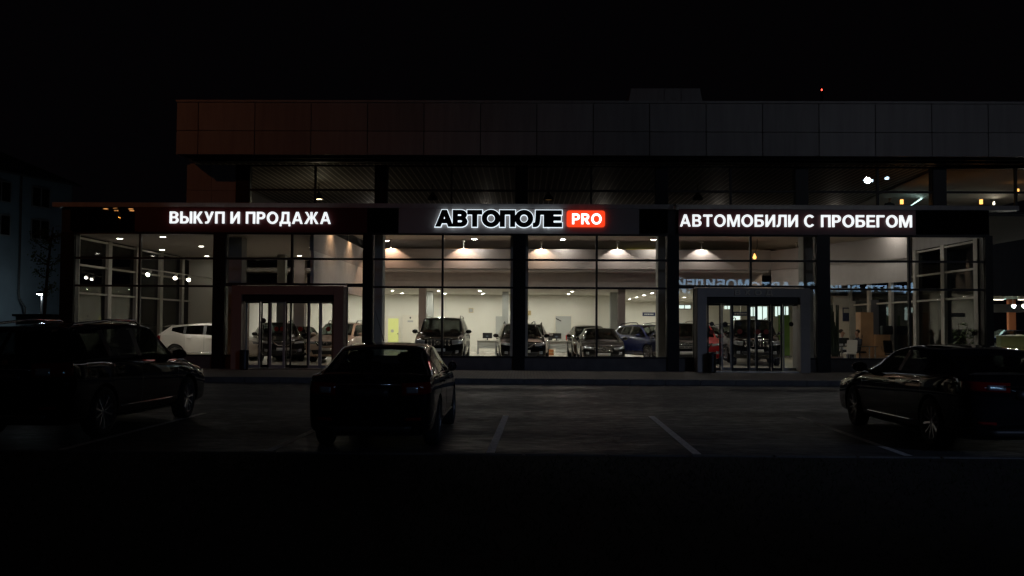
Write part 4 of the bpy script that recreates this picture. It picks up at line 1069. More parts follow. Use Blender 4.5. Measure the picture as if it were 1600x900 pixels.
# parked in the bays outside (z = road)
car('big_suv', 'parked_car', -6.98, 15.55, -4.8, 'paint_night', 'black tall car with roof rails parked outside at the left edge, showing its right side', 'cars parked outside', .004, 'car_trim', 6, ('windscreen', 'tinted', 'windscreen'))
c_ = car('liftback', 'parked_car', -2.02, 14.75, 0, 'paint_night', 'black saloon car with a roof aerial parked outside, seen square from behind, left of centre', 'cars parked outside', .004, 'car_trim', 0, OUT)
MB().tube([(0.0, -1.0, 1.43), (-.02, -1.06, 1.55), (-.09, -1.22, 1.86)], [.008, .004, .003], 6).build('aerial', 'black_plastic', c_)
car('estate', 'parked_car', 6.55, 15.0, 1.5, 'paint_night', 'black low saloon car parked outside at the right edge, seen from its left rear', 'cars parked outside', .004, 'car_trim', -5, ('windscreen', 'tinted', 'windscreen'))
# inside the showroom
def X(px, Y): return ax(px, Y, 540)
G = 'cars on show inside'
car('offroader', 'show_car', X(684, 35.6), 38.2, 180, 'paint_black', 'black off-road car with a chrome barred grille facing the glass, left of the middle column', G)
car('crossover', 'show_car', X(812, 37), 39.3, 184, 'paint_black', 'black crossover with chrome bumper frames facing the glass behind the middle column', G)
car('crossover', 'show_car', X(827, 44), 46.4, 180, 'paint_white', 'white crossover mostly hidden behind the black crossover at the middle column', G)
car('sedan', 'show_car', X(944, 38.7), 41.1, 180, 'paint_graphite', 'dark grey saloon facing the glass, front one of two, below the PRO plate', G)
car('hatch', 'show_car', X(925, 43.5), 46.2, 182, 'paint_brown', 'dark brown car standing behind the left side of the grey saloon', G)
car('crossover', 'show_car', X(1023, 42), 44.2, 204, 'paint_blue', 'blue crossover beside the column left of the right entrance', G)
car('star_suv', 'show_car', X(1073, 37.6), 39.9, 180, 'paint_graphite', 'dark grey upright car with a round star emblem just left of the right entrance', G)
car('crossover', 'show_car', X(1099, 38.6), 40.9, 178, 'paint_red', 'red car behind the left leaf of the right entrance', G)
car('crossover', 'show_car', X(1150, 42), 44.6, 205, 'paint_silver', 'silver car behind the middle leaves of the right entrance', G)
car('offroader', 'show_car', X(1200, 37.0), 39.6, 171, 'paint_black', 'big black off-road car filling the right half of the right entrance', G)
car('crossover', 'show_car', X(513, 37.8) + .1, 40.4, 172, 'paint_pearl', 'pearl white crossover behind the right leaves of the left entrance', G)
car('sedan', 'show_car', X(450, 41.5), 43.4, 205, 'paint_black', 'black saloon with bright headlights behind the middle of the left entrance', G)
car('crossover', 'show_car', X(413, 38.5), 40.6, 200, 'paint_graphite', 'dark grey crossover behind the left leaf of the left entrance', G)
car('hatch', 'show_car', -12.95, 40.0, -90, 'paint_white', 'white hatchback seen in profile in the left hall with dark windows', G, glass_=('windscreen', 'tinted', 'tinted'))
car('crossover', 'parked_car', ax(229, 47.5), 47.5, 160, 'paint_white', 'white car parked outside beyond the glass side of the left hall', 'cars beyond the glass', .0)

# ================================================================== FURNITURE, PEOPLE, PLANTS
def desk(px0, px1, Y, label):
    a, b = X(px0, Y), X(px1, Y); cx = (a + b) / 2; hw = (b - a) / 2
    r = empty('desk', (cx, Y, FL), 0, label, 'desk')
    MB().box(-hw, hw, -.35, .35, .71, .745).build('desk_top', 'white_plastic', r, .006)
    MB().box(-hw + .06, hw - .06, -.3, -.275, .32, .708).build('modesty_panel', 'door_grey', r)
    for x in (-hw + .05, hw - .05):
        for y in (-.3, .3): MB().box(x - .025, x + .025, y - .024, y + .025, 0, .709).build('leg', 'grey_frame', r)
    return r, cx
def monitor(x, y, z, label, wd=.5, m='screen', face=-1):
    r = empty('monitor', (x, y, z), 0, label, 'monitor')
    MB().box(-wd / 2, wd / 2, -.025, .025, .1, .1 + wd * .58).build('screen', 'black_plastic', r, .008)
    MB().box(-.03, .03, -.02 - .0, .02, .015, .1).box(-.12, .12, -.08, .08, 0, .014).build('stand', 'black_plastic', r)
    MB().box(-.07, .05, -.028, -.0255, .17, .25).build('screen_glow', m, r)
    return r
d1, dx = desk(745.5, 776, 50.8, 'pale desk with a monitor on it between the off-road car and the middle column')
monitor(X(761.5, 50.8), 50.75, FL + .745, 'black monitor on the desk between the off-road car and the middle column')
d2, dx = desk(857, 893, 50.6, 'pale desk with a monitor in front of the grey door')
monitor(X(869.5, 50.6), 50.55, FL + .745, 'black monitor on the desk in front of the grey door')
q = X(889, 50.5); t = tag(MB().box(q - .16, q + .16, 50.4, 50.7, FL + .746, FL + 1.06).build('box', 'red_plastic', bevel=.03), 'red box standing on the desk in front of the grey door', 'box')
MB().tube([(q - .08, 50.55, FL + 1.05), (q - .06, 50.55, FL + 1.13), (q + .06, 50.55, FL + 1.13), (q + .08, 50.55, FL + 1.05)], .012, 6).build('handle', 'red_plastic', t)
q = X(861, 49.8); t = tag(MB().box(q - .15, q + .14, 49.7, 50.0, FL, FL + .3).build('box', 'orange_box', bevel=.006), 'orange cardboard box on the floor under the desk by the grey door', 'box')
MB().box(q - .151, q + .141, 49.699, 50.001, FL + .13, FL + .16).build('tape', 'tan_poster', t)
def chair(x, y, rz, m, label, group=None):
    r = empty('office_chair', (x, y, FL), R(rz), label, 'chair', group)
    MB().box(-.23, .23, -.22, .22, .43, .5).build('seat', m, r, .03)
    MB().obox((0, .25, .76), (.21, 0, 0), (0, .03, .0), (0, .04, .25)).build('backrest', m, r, .025)
    lg = MB().tube([(0, 0, .08), (0, 0, .43)], .025, 8)
    for k in range(5):
        a = k * 1.2566; lg.bar((0, 0, .09), (.26 * math.cos(a), .26 * math.sin(a), .05), .035)
    lg.build('base', 'black_plastic', r)
    return r
chair(X(857, 51.4), 51.5, 0, 'black_plastic', 'black office chair behind the desk by the grey door')
# wall clutter
q = at(736, 485, 54.97); t = tag(MB().box(q.x - .13, q.x + .13, 54.94, 54.995, q.z - .13, q.z + .13).build('wall_panel', 'tan_poster', bevel=.01), 'small square tan panel on the back wall above the first desk', 'wall panel')
MB().box(q.x - .1, q.x + .1, 54.93, 54.939, q.z - .1, q.z + .1).build('cover', 'door_grey', t)
q = at(826, 489, 54.97); tag(MB().box(q.x - .14, q.x + .14, 54.94, 54.995, q.z - .13, q.z + .13).build('wall_panel', 'tan_poster', bevel=.01), 'small square tan panel on the back wall right of the middle column', 'wall panel')
q = at(780, 508, 54.9); t = tag(MB().box(q.x - .2, q.x + .3, 54.92, 54.99, FL + .9, FL + 2.05).build('cabinet', 'door_grey', bevel=.01), 'grey wall cabinet beside the pillar left of the middle column', 'cabinet')
MB().box(q.x + .2, q.x + .22, 54.9, 54.919, FL + 1.3, FL + 1.5).build('handle', 'steel', t)
def wall_sign(px0, px1, py0, py1, Y, label, m='navy'):
    a, b = at(px0, py0, Y), at(px1, py1, Y)
    t = tag(MB().box(a.x, b.x, Y, Y + .04, b.z, a.z).build('wall_sign', m), label, 'sign')
    ln_ = MB(); x = a.x + .12; zc = (a.z + b.z) / 2; hh = (a.z - b.z) * .13
    while x < b.x - .14:
        w_ = random.uniform(.04, .09); ln_.box(x, x + w_, Y - .006, Y - .001, zc - hh, zc + hh); x += w_ + .035
    ln_.build('lettering', 'white_paper', t)
    return t
wall_sign(1004, 1024, 488, 494, 60, 'dark navy strip sign on the wall left of the right entrance')
wall_sign(1144, 1169, 487, 493.5, 47, 'dark navy strip sign seen through the right entrance doors')
# bright backlit panes and a banner at the back of the right hall
def lit_pane(px0, px1, py0, py1, Y, m, label):
    a, b = at(px0, py0, Y), at(px1, py1, Y)
    f = MB(); f.box(a.x - .06, a.x, Y, Y + .08, b.z - .06, a.z + .06).box(b.x, b.x + .06, Y, Y + .08, b.z - .06, a.z + .06).box(a.x, b.x, Y, Y + .08, a.z, a.z + .06).box(a.x, b.x, Y, Y + .08, b.z - .06, b.z)
    xm = (a.x + b.x) / 2; f.box(xm - .02, xm + .02, Y + .01, Y + .05, b.z, a.z)
    t = tag(f.build('light_box', 'white_frame'), label, 'light box')
    MB().box(a.x, b.x, Y + .051, Y + .06, b.z, a.z).build('pane', m, t)
    return t
lit_pane(1173, 1181, 480, 494, 48.9, 'lit_white', 'narrow bright white pane behind the middle of the right entrance')
lit_pane(1184, 1199, 479, 499, 48.9, 'lit_white', 'widest bright white pane behind the right entrance')
lit_pane(1211, 1220, 479, 494, 48.9, 'lit_white', 'bright white pane behind the right entrance above the left part of the green banner')
lit_pane(1223, 1232, 479, 492, 48.9, 'lit_white', 'rightmost bright white pane behind the right entrance above the green banner')
lit_pane(1132, 1141, 478, 483, 54, 'lit_white', 'short bright white pane behind the left leaves of the right entrance')
lit_pane(1146, 1170, 494, 503, 54, 'lit_white', 'low wide bright pane under the navy strip sign behind the right entrance')
lit_pane(1060, 1079, 477, 482, 44, 'lit_white', 'flat bright pane above the dark grey car with the star emblem')
a, b = at(1216, 492, 48.4), at(1234, 530, 48.4)
t = empty('roll_up_banner', ((a.x + b.x) / 2, 48.4, FL), 0, 'green roll-up banner standing behind the right leaves of the right entrance', 'banner')
hw = (b.x - a.x) / 2
MB().box(-hw, hw, -.006, .006, .09, a.z - FL).build('sheet', 'green_fabric', t); MB().box(-hw, hw, -.08, .08, 0, .088).build('foot', 'steel', t)
bx('counter_wall', 'partition', (X(1165, 46), X(1205, 46), 46, 46.2, FL, 1.62))
# office at the right: wardrobe, low cabinet, partition, desk with two men
Yo = 42.0
def cab(px0, px1, pytop, Y, dep, label, m='wood', doors=2):
    a, b = X(px0, Y), X(px1, Y); zt = az((px0 + px1) / 2, pytop, Y)
    t = tag(MB().box(a, b, Y, Y + dep, FL, zt).build('cabinet', m, bevel=.006), label, 'cabinet')
    for k in range(doors):
        x0 = lerp(a, b, k / doors) + .008; x1 = lerp(a, b, (k + 1) / doors) - .008
        d_ = MB().box(x0, x1, Y - .02, Y - .002, FL + .08, zt - .03).build('door', m, t)
        xh = x1 - .05 if k == 0 and doors > 1 else x0 + .05
        MB().box(xh - .008, xh + .008, Y - .04, Y - .021, (FL + zt) / 2, (FL + zt) / 2 + .12).build('handle', 'steel', d_)
    return t
cab(1345, 1365, 488, 41.2, .6, 'tall wooden wardrobe right of the seated men', 'wood', 1)
cab(1368, 1391, 523, 41.0, .5, 'low wooden two-door cabinet with a dark machine on top')
mb = MB(); a = X(1384, 41.3); mb.box(a - .2, a + .25, 41.1, 41.45, az(1384, 523, 41) + .003, az(1384, 523, 41) + .38)
t = tag(mb.build('printer', 'black_plastic', bevel=.03), 'black office machine on top of the low wooden cabinet', 'printer')
MB().box(a - .15, a + .2, 41.02, 41.095, az(1384, 523, 41) + .12, az(1384, 523, 41) + .15).build('paper_tray', 'dark_frame', t)
a, b = X(1362, 43), X(1419, 43)
mb = MB(); mb.prism([(a, FL), (b, FL), (b, az(1419, 463, 43)), (a, az(1362, 469, 43))], 43, 43.08)
tag(mb.build('partition_screen', 'partition'), 'tall dark grey partition behind the wooden cabinets', 'partition')
# pale panelled wall and posts behind
mb = MB(); a, b = X(1328, 46), X(1361, 46)
for i in range(5): mb.box(lerp(a, b, i / 5) + .004, lerp(a, b, (i + 1) / 5) - .004, 46, 46.08, FL, 2.95)
tag(mb.build('partition_screen', 'pillar_grey'), 'pale panelled partition behind the seated men', 'partition')
mb = MB(); mb.box(X(1303, 46.5), X(1327, 46.5), 46.5, 46.6, FL, 3.2); tag(mb.build('partition_screen', 'plaster'), 'yellowish wall panel behind the cactus', 'partition')
q = at(1323, 492, 46.4); t = tag(MB().box(q.x - .17, q.x + .17, 46.42, 46.49, q.z - .3, q.z + .35).build('poster', 'navy'), 'dark blue poster on the yellowish panel behind the seated men', 'poster')
MB().box(q.x - .14, q.x + .14, 46.41, 46.419, q.z + .1, q.z + .3).build('picture', 'door_grey', t)
a, b = X(1300, 39.9), X(1372, 39.9)
t = empty('desk', ((a + b) / 2, 40.3, FL), 0, 'dark glass-topped desk the two men sit at', 'desk'); hw = (b - a) / 2
MB().box(-hw, hw, -.4, .4, .71, .735).build('desk_top', 'black_plastic', t, .005)
for x in (-hw + .1, -.3, hw - .1):
    for y in (-.34, .34): MB().box(x - .02, x + .02, y - .02, y + .02, 0, .709).build('leg', 'steel', t)
chair(X(1332, 38.9), 39.2, 180, 'white_plastic', 'white chair on the near side of the dark desk, in front of the men')
monitor(X(1318, 40.4), 40.35, FL + .735, 'black monitor on the dark desk beside the seated man with the light shirt', .42, 'black_sticker')
def person(x, y, rz, shirt, label, sit=True, z=FL, arm=(.5, .72), height=1.75):
    r = empty('person', (x, y, z), R(rz), label, 'person')
    hz = .5 if sit else .93; up_ = .0 if sit else .0
    J = {}; E = []
    def j(n, p, rad, par=None):
        J[n] = (len(J), p, rad)
        if par: E.append((J[par][0], J[n][0]))
    j('pelvis', (0, 0, hz), (.155, .12)); j('waist', (0, .02, hz + .2), (.145, .11), 'pelvis'); j('chest', (0, -.0, hz + .42), (.175, .125), 'waist')
    j('neckb', (0, .0, hz + .56), (.075, .07), 'chest'); j('neck', (0, -.015, hz + .63), (.055, .055), 'neckb')
    j('jaw', (0, -.045, hz + .69), (.06, .07), 'neck'); j('face', (0, -.03, hz + .78), (.075, .095), 'jaw'); j('skull', (0, -.01, hz + .86), (.062, .08), 'face')
    for s in (1, -1):
        k = 'r' if s > 0 else 'l'
        j(k + 'sh', (s * .19, .0, hz + .5), (.068, .068), 'chest')
        if sit:
            j(k + 'el', (s * .26, -.1, hz + .24), (.048, .048), k + 'sh'); j(k + 'wr', (s * .16, -.36, hz + .27), (.03, .03), k + 'el')
            dirh = Vector((-s * .25, -1, -.05)).normalized()
            j(k + 'kn', (s * .14, -.45, hz + .02), (.07, .07), None)
            J[k + 'kn'] = (J[k + 'kn'][0], J[k + 'kn'][1], J[k + 'kn'][2])
            j(k + 'hip', (s * .1, -.05, hz), (.09, .09), 'pelvis'); E.append((J[k + 'hip'][0], J[k + 'kn'][0]))
            j(k + 'an', (s * .14, -.42, .09), (.042, .042), k + 'kn'); j(k + 'toe', (s * .15, -.58, .04), (.035, .035), k + 'an')
        else:
            j(k + 'el', (s * .25, .03, hz + .22), (.048, .048), k + 'sh'); j(k + 'wr', (s * .26, -.05, hz - .03), (.03, .03), k + 'el')
            dirh = Vector((0, -.2, -1)).normalized()
            j(k + 'hip', (s * .1, 0, hz - .08), (.09, .09), 'pelvis'); j(k + 'kn', (s * .11, -.02, .5), (.06, .06), k + 'hip'); j(k + 'an', (s * .11, .02, .09), (.04, .04), k + 'kn'); j(k + 'toe', (s * .13, -.16, .04), (.035, .035), k + 'an')
        wr = Vector(J[k + 'wr'][1]); sidev = dirh.cross(Vector((0, 0, 1)) if sit else Vector((0, 1, 0))).normalized()
        j(k + 'palm', tuple(wr + dirh * .07), (.032, .018), k + 'wr')
        for f_, (o_, l_) in enumerate(((-.032, .062), (-.011, .075), (.011, .07), (.032, .055))):
            b0 = wr + dirh * .1 + sidev * o_; j(k + 'f%d' % f_, tuple(b0), (.0095, .0095), k + 'palm'); j(k + 'g%d' % f_, tuple(b0 + dirh * l_ + Vector((0, 0, -.018 if sit else 0))), (.008, .008), k + 'f%d' % f_)
        tb = wr + dirh * .045 + sidev * (-.045 * s); j(k + 't', tuple(tb), (.011, .011), k + 'palm'); j(k + 'u', tuple(tb + dirh * .045 + sidev * (-.012 * s)), (.009, .009), k + 't')
    me = bpy.data.meshes.new('body'); me.from_pydata([v[1] for v in J.values()], E, [])
    o = bpy.data.objects.new('tmp', me); COL.objects.link(o)
    md = o.modifiers.new('k', 'SKIN'); sv = me.skin_vertices[0].data
    for n, (i, p_, rad) in J.items(): sv[i].radius = rad
    sv[0].use_root = True
    o.modifiers.new('s', 'SUBSURF').levels = 1
    dg = bpy.context.evaluated_depsgraph_get(); bm_ = bpy.data.meshes.new_from_object(o.evaluated_get(dg)); bpy.data.objects.remove(o)
    bm_.materials.clear()
    for m in ('skin', shirt, 'trousers', 'black_plastic'): bm_.materials.append(MATS[m])
    for pl in bm_.polygons:
        c = pl.center; pl.use_smooth = True
        if c.z > hz + .6: pl.material_index = 0
        elif c.z < .08: pl.material_index = 3
        elif (sit and (c.z < hz + .06 or (c.z < hz + .14 and c.y < -.1 and abs(c.x) < .0))) or (not sit and c.z < hz and abs(c.x) < .2): pl.material_index = 2
        elif (sit and c.y < -.37 and c.z > hz + .18) or (not sit and c.z < hz + .02 and abs(c.x) > .2): pl.material_index = 0
        else: pl.material_index = 1
    body = bpy.data.objects.new('body', bm_); COL.objects.link(body); body.parent = r
    h = MB(); bmesh.ops.create_uvsphere(h.b, u_segments=18, v_segments=12, radius=1)
    for v in h.b.verts: v.co = Vector((v.co.x * .083, v.co.y * .105 + .012, v.co.z * .1 + hz + .845))
    bmesh.ops.delete(h.b, geom=[v for v in h.b.verts if v.co.z < hz + .8 + (.07 if v.co.y < -.05 else -.03)], context='VERTS')
    h.build('hair', 'hair', r, smooth=True)
    f = MB(); f.obox((0, -.135, hz + .765), (.011, 0, 0), (0, .02, .006), (0, -.008, .025))
    f.build('nose', 'skin', r, .006)
    for s in (1, -1): 
        e = MB(); bmesh.ops.create_uvsphere(e.b, u_segments=8, v_segments=6, radius=.011); [setattr(v, 'co', v.co + Vector((s * .03, -.112, hz + .795))) for v in e.b.verts]; e.build('eye', 'black_plastic', r)
        e = MB(); bmesh.ops.create_uvsphere(e.b, u_segments=8, v_segments=6, radius=1); [setattr(v, 'co', Vector((v.co.x * .012 + s * .08, v.co.y * .02 - .005, v.co.z * .032 + hz + .775))) for v in e.b.verts]; e.build('ear', 'skin', r, smooth=True)
    e = MB(); e.obox((0, -.115, hz + .725), (.024, 0, 0), (0, .006, 0), (0, 0, .006)); e.build('mouth', 'red_plastic', r)
    return r
person(X(1316, 41.4), 41.5, 62, 'shirt_light', 'man in a light shirt seated at the dark desk behind the cactus')
person(X(1340, 41.2), 41.2, -62, 'shirt_dark', 'man in a dark jacket seated at the desk beside the wooden wardrobe')
chair(X(1316, 41.5) - .1, 41.55, 62, 'black_plastic', 'black chair under the man in the light shirt')
chair(X(1340, 41.2) + .1, 41.25, -62, 'black_plastic', 'black chair under the man in the dark jacket')
q = at(1390, 318, 44); person(q.x, 44, 0, 'shirt_dark', 'dark figure standing upstairs behind the glass beside an orange lamp', False, 5.9)
# another desk and dark chair nearer the glass
chair(X(1402, 37.5), 38, 20, 'black_plastic', 'black chair with a rounded back in front of the low wooden cabinet')
# plants
def pot(x, y, z, r, h, m='pot'):
    return MB().lathe([(r * .75, 0), (r, h), (r * .92, h), (r * .88, h - .04), (0.01, h - .05)], 18, 'Z', (x, y, z), cap=False), m
t = empty('cactus', (X(1305, 36.2), 36.2, FL), 0, 'tall dark many-stemmed cactus right of the right entrance', 'plant')
MB().lathe([(.22, 0), (.3, .42), (.27, .42), (.25, .38), (.01, .37)], 18, cap=False).build('pot', 'pot', t)
st_ = MB()
for i in range(26):
    a = random.uniform(0, 6.28); r0 = random.uniform(.0, .16); h = random.uniform(.6, 2.0); sp = random.uniform(.02, .2)
    p0 = Vector((r0 * math.cos(a), r0 * math.sin(a), .37)); z0 = .37 if i < 14 else random.uniform(.5, 1.2)
    p0.z = z0; pts = [p0, p0 + Vector((sp * math.cos(a) * .8, sp * math.sin(a) * .8, h * .25)), p0 + Vector((sp * math.cos(a) * 1.1, sp * math.sin(a) * 1.1, min(h, 2.35 - z0)))]
    st_.tube(pts, [.03, .034, .018], 7)
st_.build('stem', 'cactus', t)
def leafy(name, x, y, z, h, sp, n, label, ln=.35, potm='pot'):
    t = empty(name, (x, y, z), 0, label, 'plant')
    MB().lathe([(.15, 0), (.2, .34), (.18, .34), (.16, .3), (.01, .29)], 16, cap=False).build('pot', potm, t)
    s_ = MB(); l_ = MB()
    for i in range(n):
        a = random.uniform(0, 6.28); hh = random.uniform(.45, 1) * h; lean = random.uniform(.1, 1) * sp
        top = Vector((lean * math.cos(a), lean * math.sin(a), hh)); mid = Vector((top.x * .35, top.y * .35, hh * .6 + .1))
        s_.tube([(0, 0, .28), mid, top], [.012, .009, .005], 5)
        for k in range(7):
            t_ = random.uniform(.35, 1); base = mid.lerp(top, t_ * 2 - 1) if t_ > .5 else Vector((0, 0, .28)).lerp(mid, t_ * 2)
            b_ = random.uniform(0, 6.28); d_ = Vector((math.cos(b_), math.sin(b_), random.uniform(-.5, .6))).normalized(); sd = d_.cross(Vector((0, 0, 1))).normalized() * ln * .16
            L_ = ln * random.uniform(.6, 1.1); c0 = base + d_ * L_ * .5 + Vector((0, 0, .02)); tip = base + d_ * L_ - Vector((0, 0, L_ * .25))
            l_.quad(base, c0 + sd, tip, c0 - sd)
    s_.build('stem', 'bark', t); l_.build('leaves', 'leaf', t)
    return t
leafy('potted_plant', X(1502, 34.15), 34.15, FL, 1.75, .5, 15, 'tall leafy plant in a pot at the right end of the glass front')
leafy('potted_plant', X(1482, 34.3), 34.3, FL, .95, .4, 14, 'low bushy plant left of the tall leafy plant')
leafy('potted_plant', X(996, 52), 52, FL, 1.75, .55, 12, 'leafy plant standing behind the blue crossover', .45)
t = empty('hanging_plant', (X(1520, 33.62), 33.3 + .24, 1.5), 0, 'small dark plant fixed to the pale post at the right end', 'plant')
MB().lathe([(.06, -.08), (.09, .05), (.08, .05), (.01, .03)], 12, cap=False).build('pot', 'black_plastic', t)
l_ = MB()
for i in range(40):
    b_ = random.uniform(0, 6.28); d_ = Vector((math.cos(b_), math.sin(b_), random.uniform(-1, .7))).normalized(); sd = d_.cross(Vector((0, 0, 1))).normalized() * .03; L_ = random.uniform(.1, .22)
    l_.quad((0, 0, .04), Vector((0, 0, .04)) + d_ * L_ * .5 + sd, Vector((0, 0, .04)) + d_ * L_, Vector((0, 0, .04)) + d_ * L_ * .5 - sd)
l_.build('leaves', 'leaf', t)
# bins outside the entrances
def bin_(px, Y, label):
    t = empty('litter_bin', (X(px, Y), Y, PAV), 0, label, 'bin')
    MB().lathe([(.13, 0), (.15, .03), (.15, .62), (.13, .64), (.13, .58)], 20, cap=False).build('body', 'black_plastic', t, smooth=False)
    MB().lathe([(.152, .6), (.155, .6), (.155, .65), (.14, .66)], 20, cap=False).build('rim', 'dark_frame', t)
bin_(1111.5, 32.1, 'black cylindrical bin standing at the left side of the right entrance')
bin_(382, 32.1, 'black cylindrical bin standing at the left side of the left entrance')
# security camera at the corner of the right sign
q = at(1056, 324, YF - .4); t = empty('security_camera', (q.x, q.y, q.z), 0, 'small security camera on an arm at the left corner of the right sign', 'camera')
MB().tube([(-.02, .3, .1), (-.02, .0, .1), (0, 0, .03)], .02, 6).build('bracket', 'dark_frame', t)
MB().obox((0, -.08, -.03), (.05, .0, 0), (-.02, .14, .04), (0, -.015, .045)).build('housing', 'white_plastic', t, .01)

# ================================================================== AROUND THE SHOWROOM
# building far left, wall running slightly away
c0 = Vector((-28.6, 60)); dr = Vector((math.sin(R(17.6)), math.cos(R(17.6))))
LB = empty('grey_block', (c0.x, c0.y, 0), -R(17.6), 'bluish grey block with small square windows and a drainpipe at the left edge', 'building')
# local frame: +y runs along the wall away from the viewer, +x is towards the dealership side
MB().box(-14, 0, -40, 0, 0, 10.6).build('wall', 'blue_wall', LB)
rf = MB()
rf.b.faces.new([rf.b.verts.new(p) for p in ((.35, -40, 10.45), (.35, .4, 10.45), (-7, .4, 13.2), (-7, -40, 13.2))]); rf.b.faces.new([rf.b.verts.new(p) for p in ((.35, -40, 10.32), (-7, -40, 13.05), (-7, .4, 13.05), (.35, .4, 10.32))])
rf.quad((.35, -40, 10.32), (.35, .4, 10.32), (.35, .4, 10.45), (.35, -40, 10.45))
rf.build('roof', 'old_roof', LB)
for y in (-5.5, -2.55, -8.3):
    for z in (7.35, 9.3):
        f = MB(); w_, h_ = .72, .55
        f.box(.002, .05, y - w_, y - w_ + .07, z - h_, z + h_).box(.002, .05, y + w_ - .07, y + w_, z - h_, z + h_).box(.002, .05, y - .035, y + .035, z - h_, z + h_).box(.002, .05, y - w_, y + w_, z + h_, z + h_ + .07).box(.002, .06, y - w_, y + w_, z - h_ - .07, z - h_)
        o = f.build('window', 'grey_frame', LB); MB().box(.003, .015, y - w_ + .07, y + w_ - .07, z - h_, z + h_).build('pane', 'black_panel', o)
MB().tube([(.1, -4.15, 10.4), (.1, -4.15, 3.4), (.12, -4.1, 3.1), (.35, -3.9, 2.6), (.35, -3.9, .1)], .07, 8).build('drainpipe', 'steel', LB)
# yard behind with low shed, lit by a wall lamp on a post
q = at(65, 462, 53)
t = empty('street_lamp', (q.x, 53, 0), 0, 'small white yard lamp on a thin post at the left edge, shining', 'street lamp')
MB().tube([(0, 0, 0), (0, 0, q.z + .1), (.05, -.25, q.z + .18)], [.05, .04, .03], 8).build('pole', 'dark_frame', t)
MB().obox((.06, -.32, q.z + .15), (.16, 0, 0), (0, .12, .03), (0, 0, .05)).build('lamp_head', 'dark_frame', t, .01)
MB().obox((.06, -.34, q.z + .09), (.11, 0, 0), (0, .09, .0), (0, 0, .035)).build('lens', 'yard_lamp', t)
lamp('lamp_light', 'POINT', (q.x + .06, 52.9, q.z - .12), 55, (.8, .95, 1), t, None, .1)
a, b = X(30, 51), X(92, 51); z_ = az(60, 491, 51)
sh = empty('low_shed', ((a + b) / 2, 51.6, 0), 0, 'low flat-roofed shed under the small white lamp at the left', 'shed'); hw = (b - a) / 2
MB().box(-hw + .1, hw - .1, -1.2, 1.2, 0, z_ - .12).build('wall', 'blue_wall', sh); MB().box(-hw, hw, -1.4, 1.4, z_ - .118, z_).build('roof', 'kerb', sh)
MB().box(-hw + .3, -hw + 1.2, -1.24, -1.202, .1, 1.5).build('door', 'dark_frame', sh)
# tree branch beside the left end of the front
q = at(83, 366, 40)
t = empty('young_tree', (q.x - .35, 40, 0), 0, 'dark thin young tree left of the glass front, hardly visible', 'tree')
tk = MB().tube([(0, 0, 0), (.06, 0, 2), (.15, .05, 4.2), (.35, 0, q.z + .3)], [.09, .07, .05, .02], 8)
ends = []
for i in range(14):
    z0 = random.uniform(2.4, q.z); a = random.uniform(0, 6.28); L_ = random.uniform(.4, .9); x0 = .15 * z0 / 4
    e = Vector((x0 + L_ * math.cos(a), L_ * math.sin(a), z0 + L_ * .6)); tk.tube([(x0, 0, z0), (x0 + L_ * .5 * math.cos(a), L_ * .5 * math.sin(a), z0 + L_ * .2), e], [.03, .02, .008], 5); ends.append((Vector((x0, 0, z0)), e))
tk.build('trunk', 'bark', t)
cr_ = MB()
for p0, e in ends:
    for k in range(55):
        c = p0.lerp(e, random.uniform(.4, 1.1)) + Vector((random.gauss(0, .14), random.gauss(0, .14), random.gauss(0, .12)))
        d_ = Vector((random.gauss(0, 1), random.gauss(0, 1), random.gauss(0, 1))).normalized(); sd = d_.orthogonal().normalized() * .03
        cr_.quad(c, c + d_ * .05 + sd, c + d_ * .1, c + d_ * .05 - sd)
cr_.build('crown', 'leaf', t)
# neighbouring showroom beyond the right end, seen through its window
YN = 60.0
NB = empty('neighbouring_showroom', (0, 0, 0), 0, 'neighbouring dark building at the right edge with a lit showroom window', 'building')
wx0, wx1 = X(1549, YN), X(1760, YN); wz0, wz1 = az(1575, 549, YN), az(1575, 461, YN)
MB().box(X(1470, YN), wx0, YN, YN + .4, 0, 7.4).box(wx0, wx1, YN, YN + .4, wz1, 7.4).box(wx0, wx1, YN, YN + .4, 0, wz0).box(wx1, wx1 + 6, YN, YN + .4, 0, 7.4).build('wall', 'cladding', NB)
f = MB()
for x in (wx0 + .03, wx0 + 4.3, wx1 - .03): f.box(x - .03, x + .03, YN + .1, YN + .2, wz0, wz1)
f.box(wx0, wx1, YN + .1, YN + .2, wz0, wz0 + .08).box(wx0, wx1, YN + .1, YN + .2, wz1 - .06, wz1)
o = f.build('window', 'dark_frame', NB); MB().quad((wx0, YN + .15, wz0), (wx1, YN + .15, wz0), (wx1, YN + .15, wz1), (wx0, YN + .15, wz1)).build('pane', 'facade_glass', o)
MB().box(wx0 - 1, wx1, YN + .41, YN + 20, .02, FL).build('floor', 'floor_tile', NB)
MB().box(wx0 - 1, wx1, YN + .41, YN + 20, 3.95, 4.1).build('ceiling', 'ceiling_paint', NB)
MB().box(wx0 - 1.2, wx0 - 1, YN + .41, YN + 20, 0, 4.1).build('side_wall', 'plaster_white', NB)
MB().box(wx0 - 1, wx1, YN + 20, YN + 20.2, 0, 4.1).build('back_wall', 'plaster_white', NB)
zb_ = az(1575, 488, YN + 6); MB().box(wx0 - .9, wx1, YN + 6, YN + 6.3, zb_, zb_ + .55).build('beam', 'partition', NB)
MB().box(X(1577, YN + 14), X(1588, YN + 14), YN + 14, YN + 14.3, FL, 3.9).build('pillar', 'orange_panel', NB)
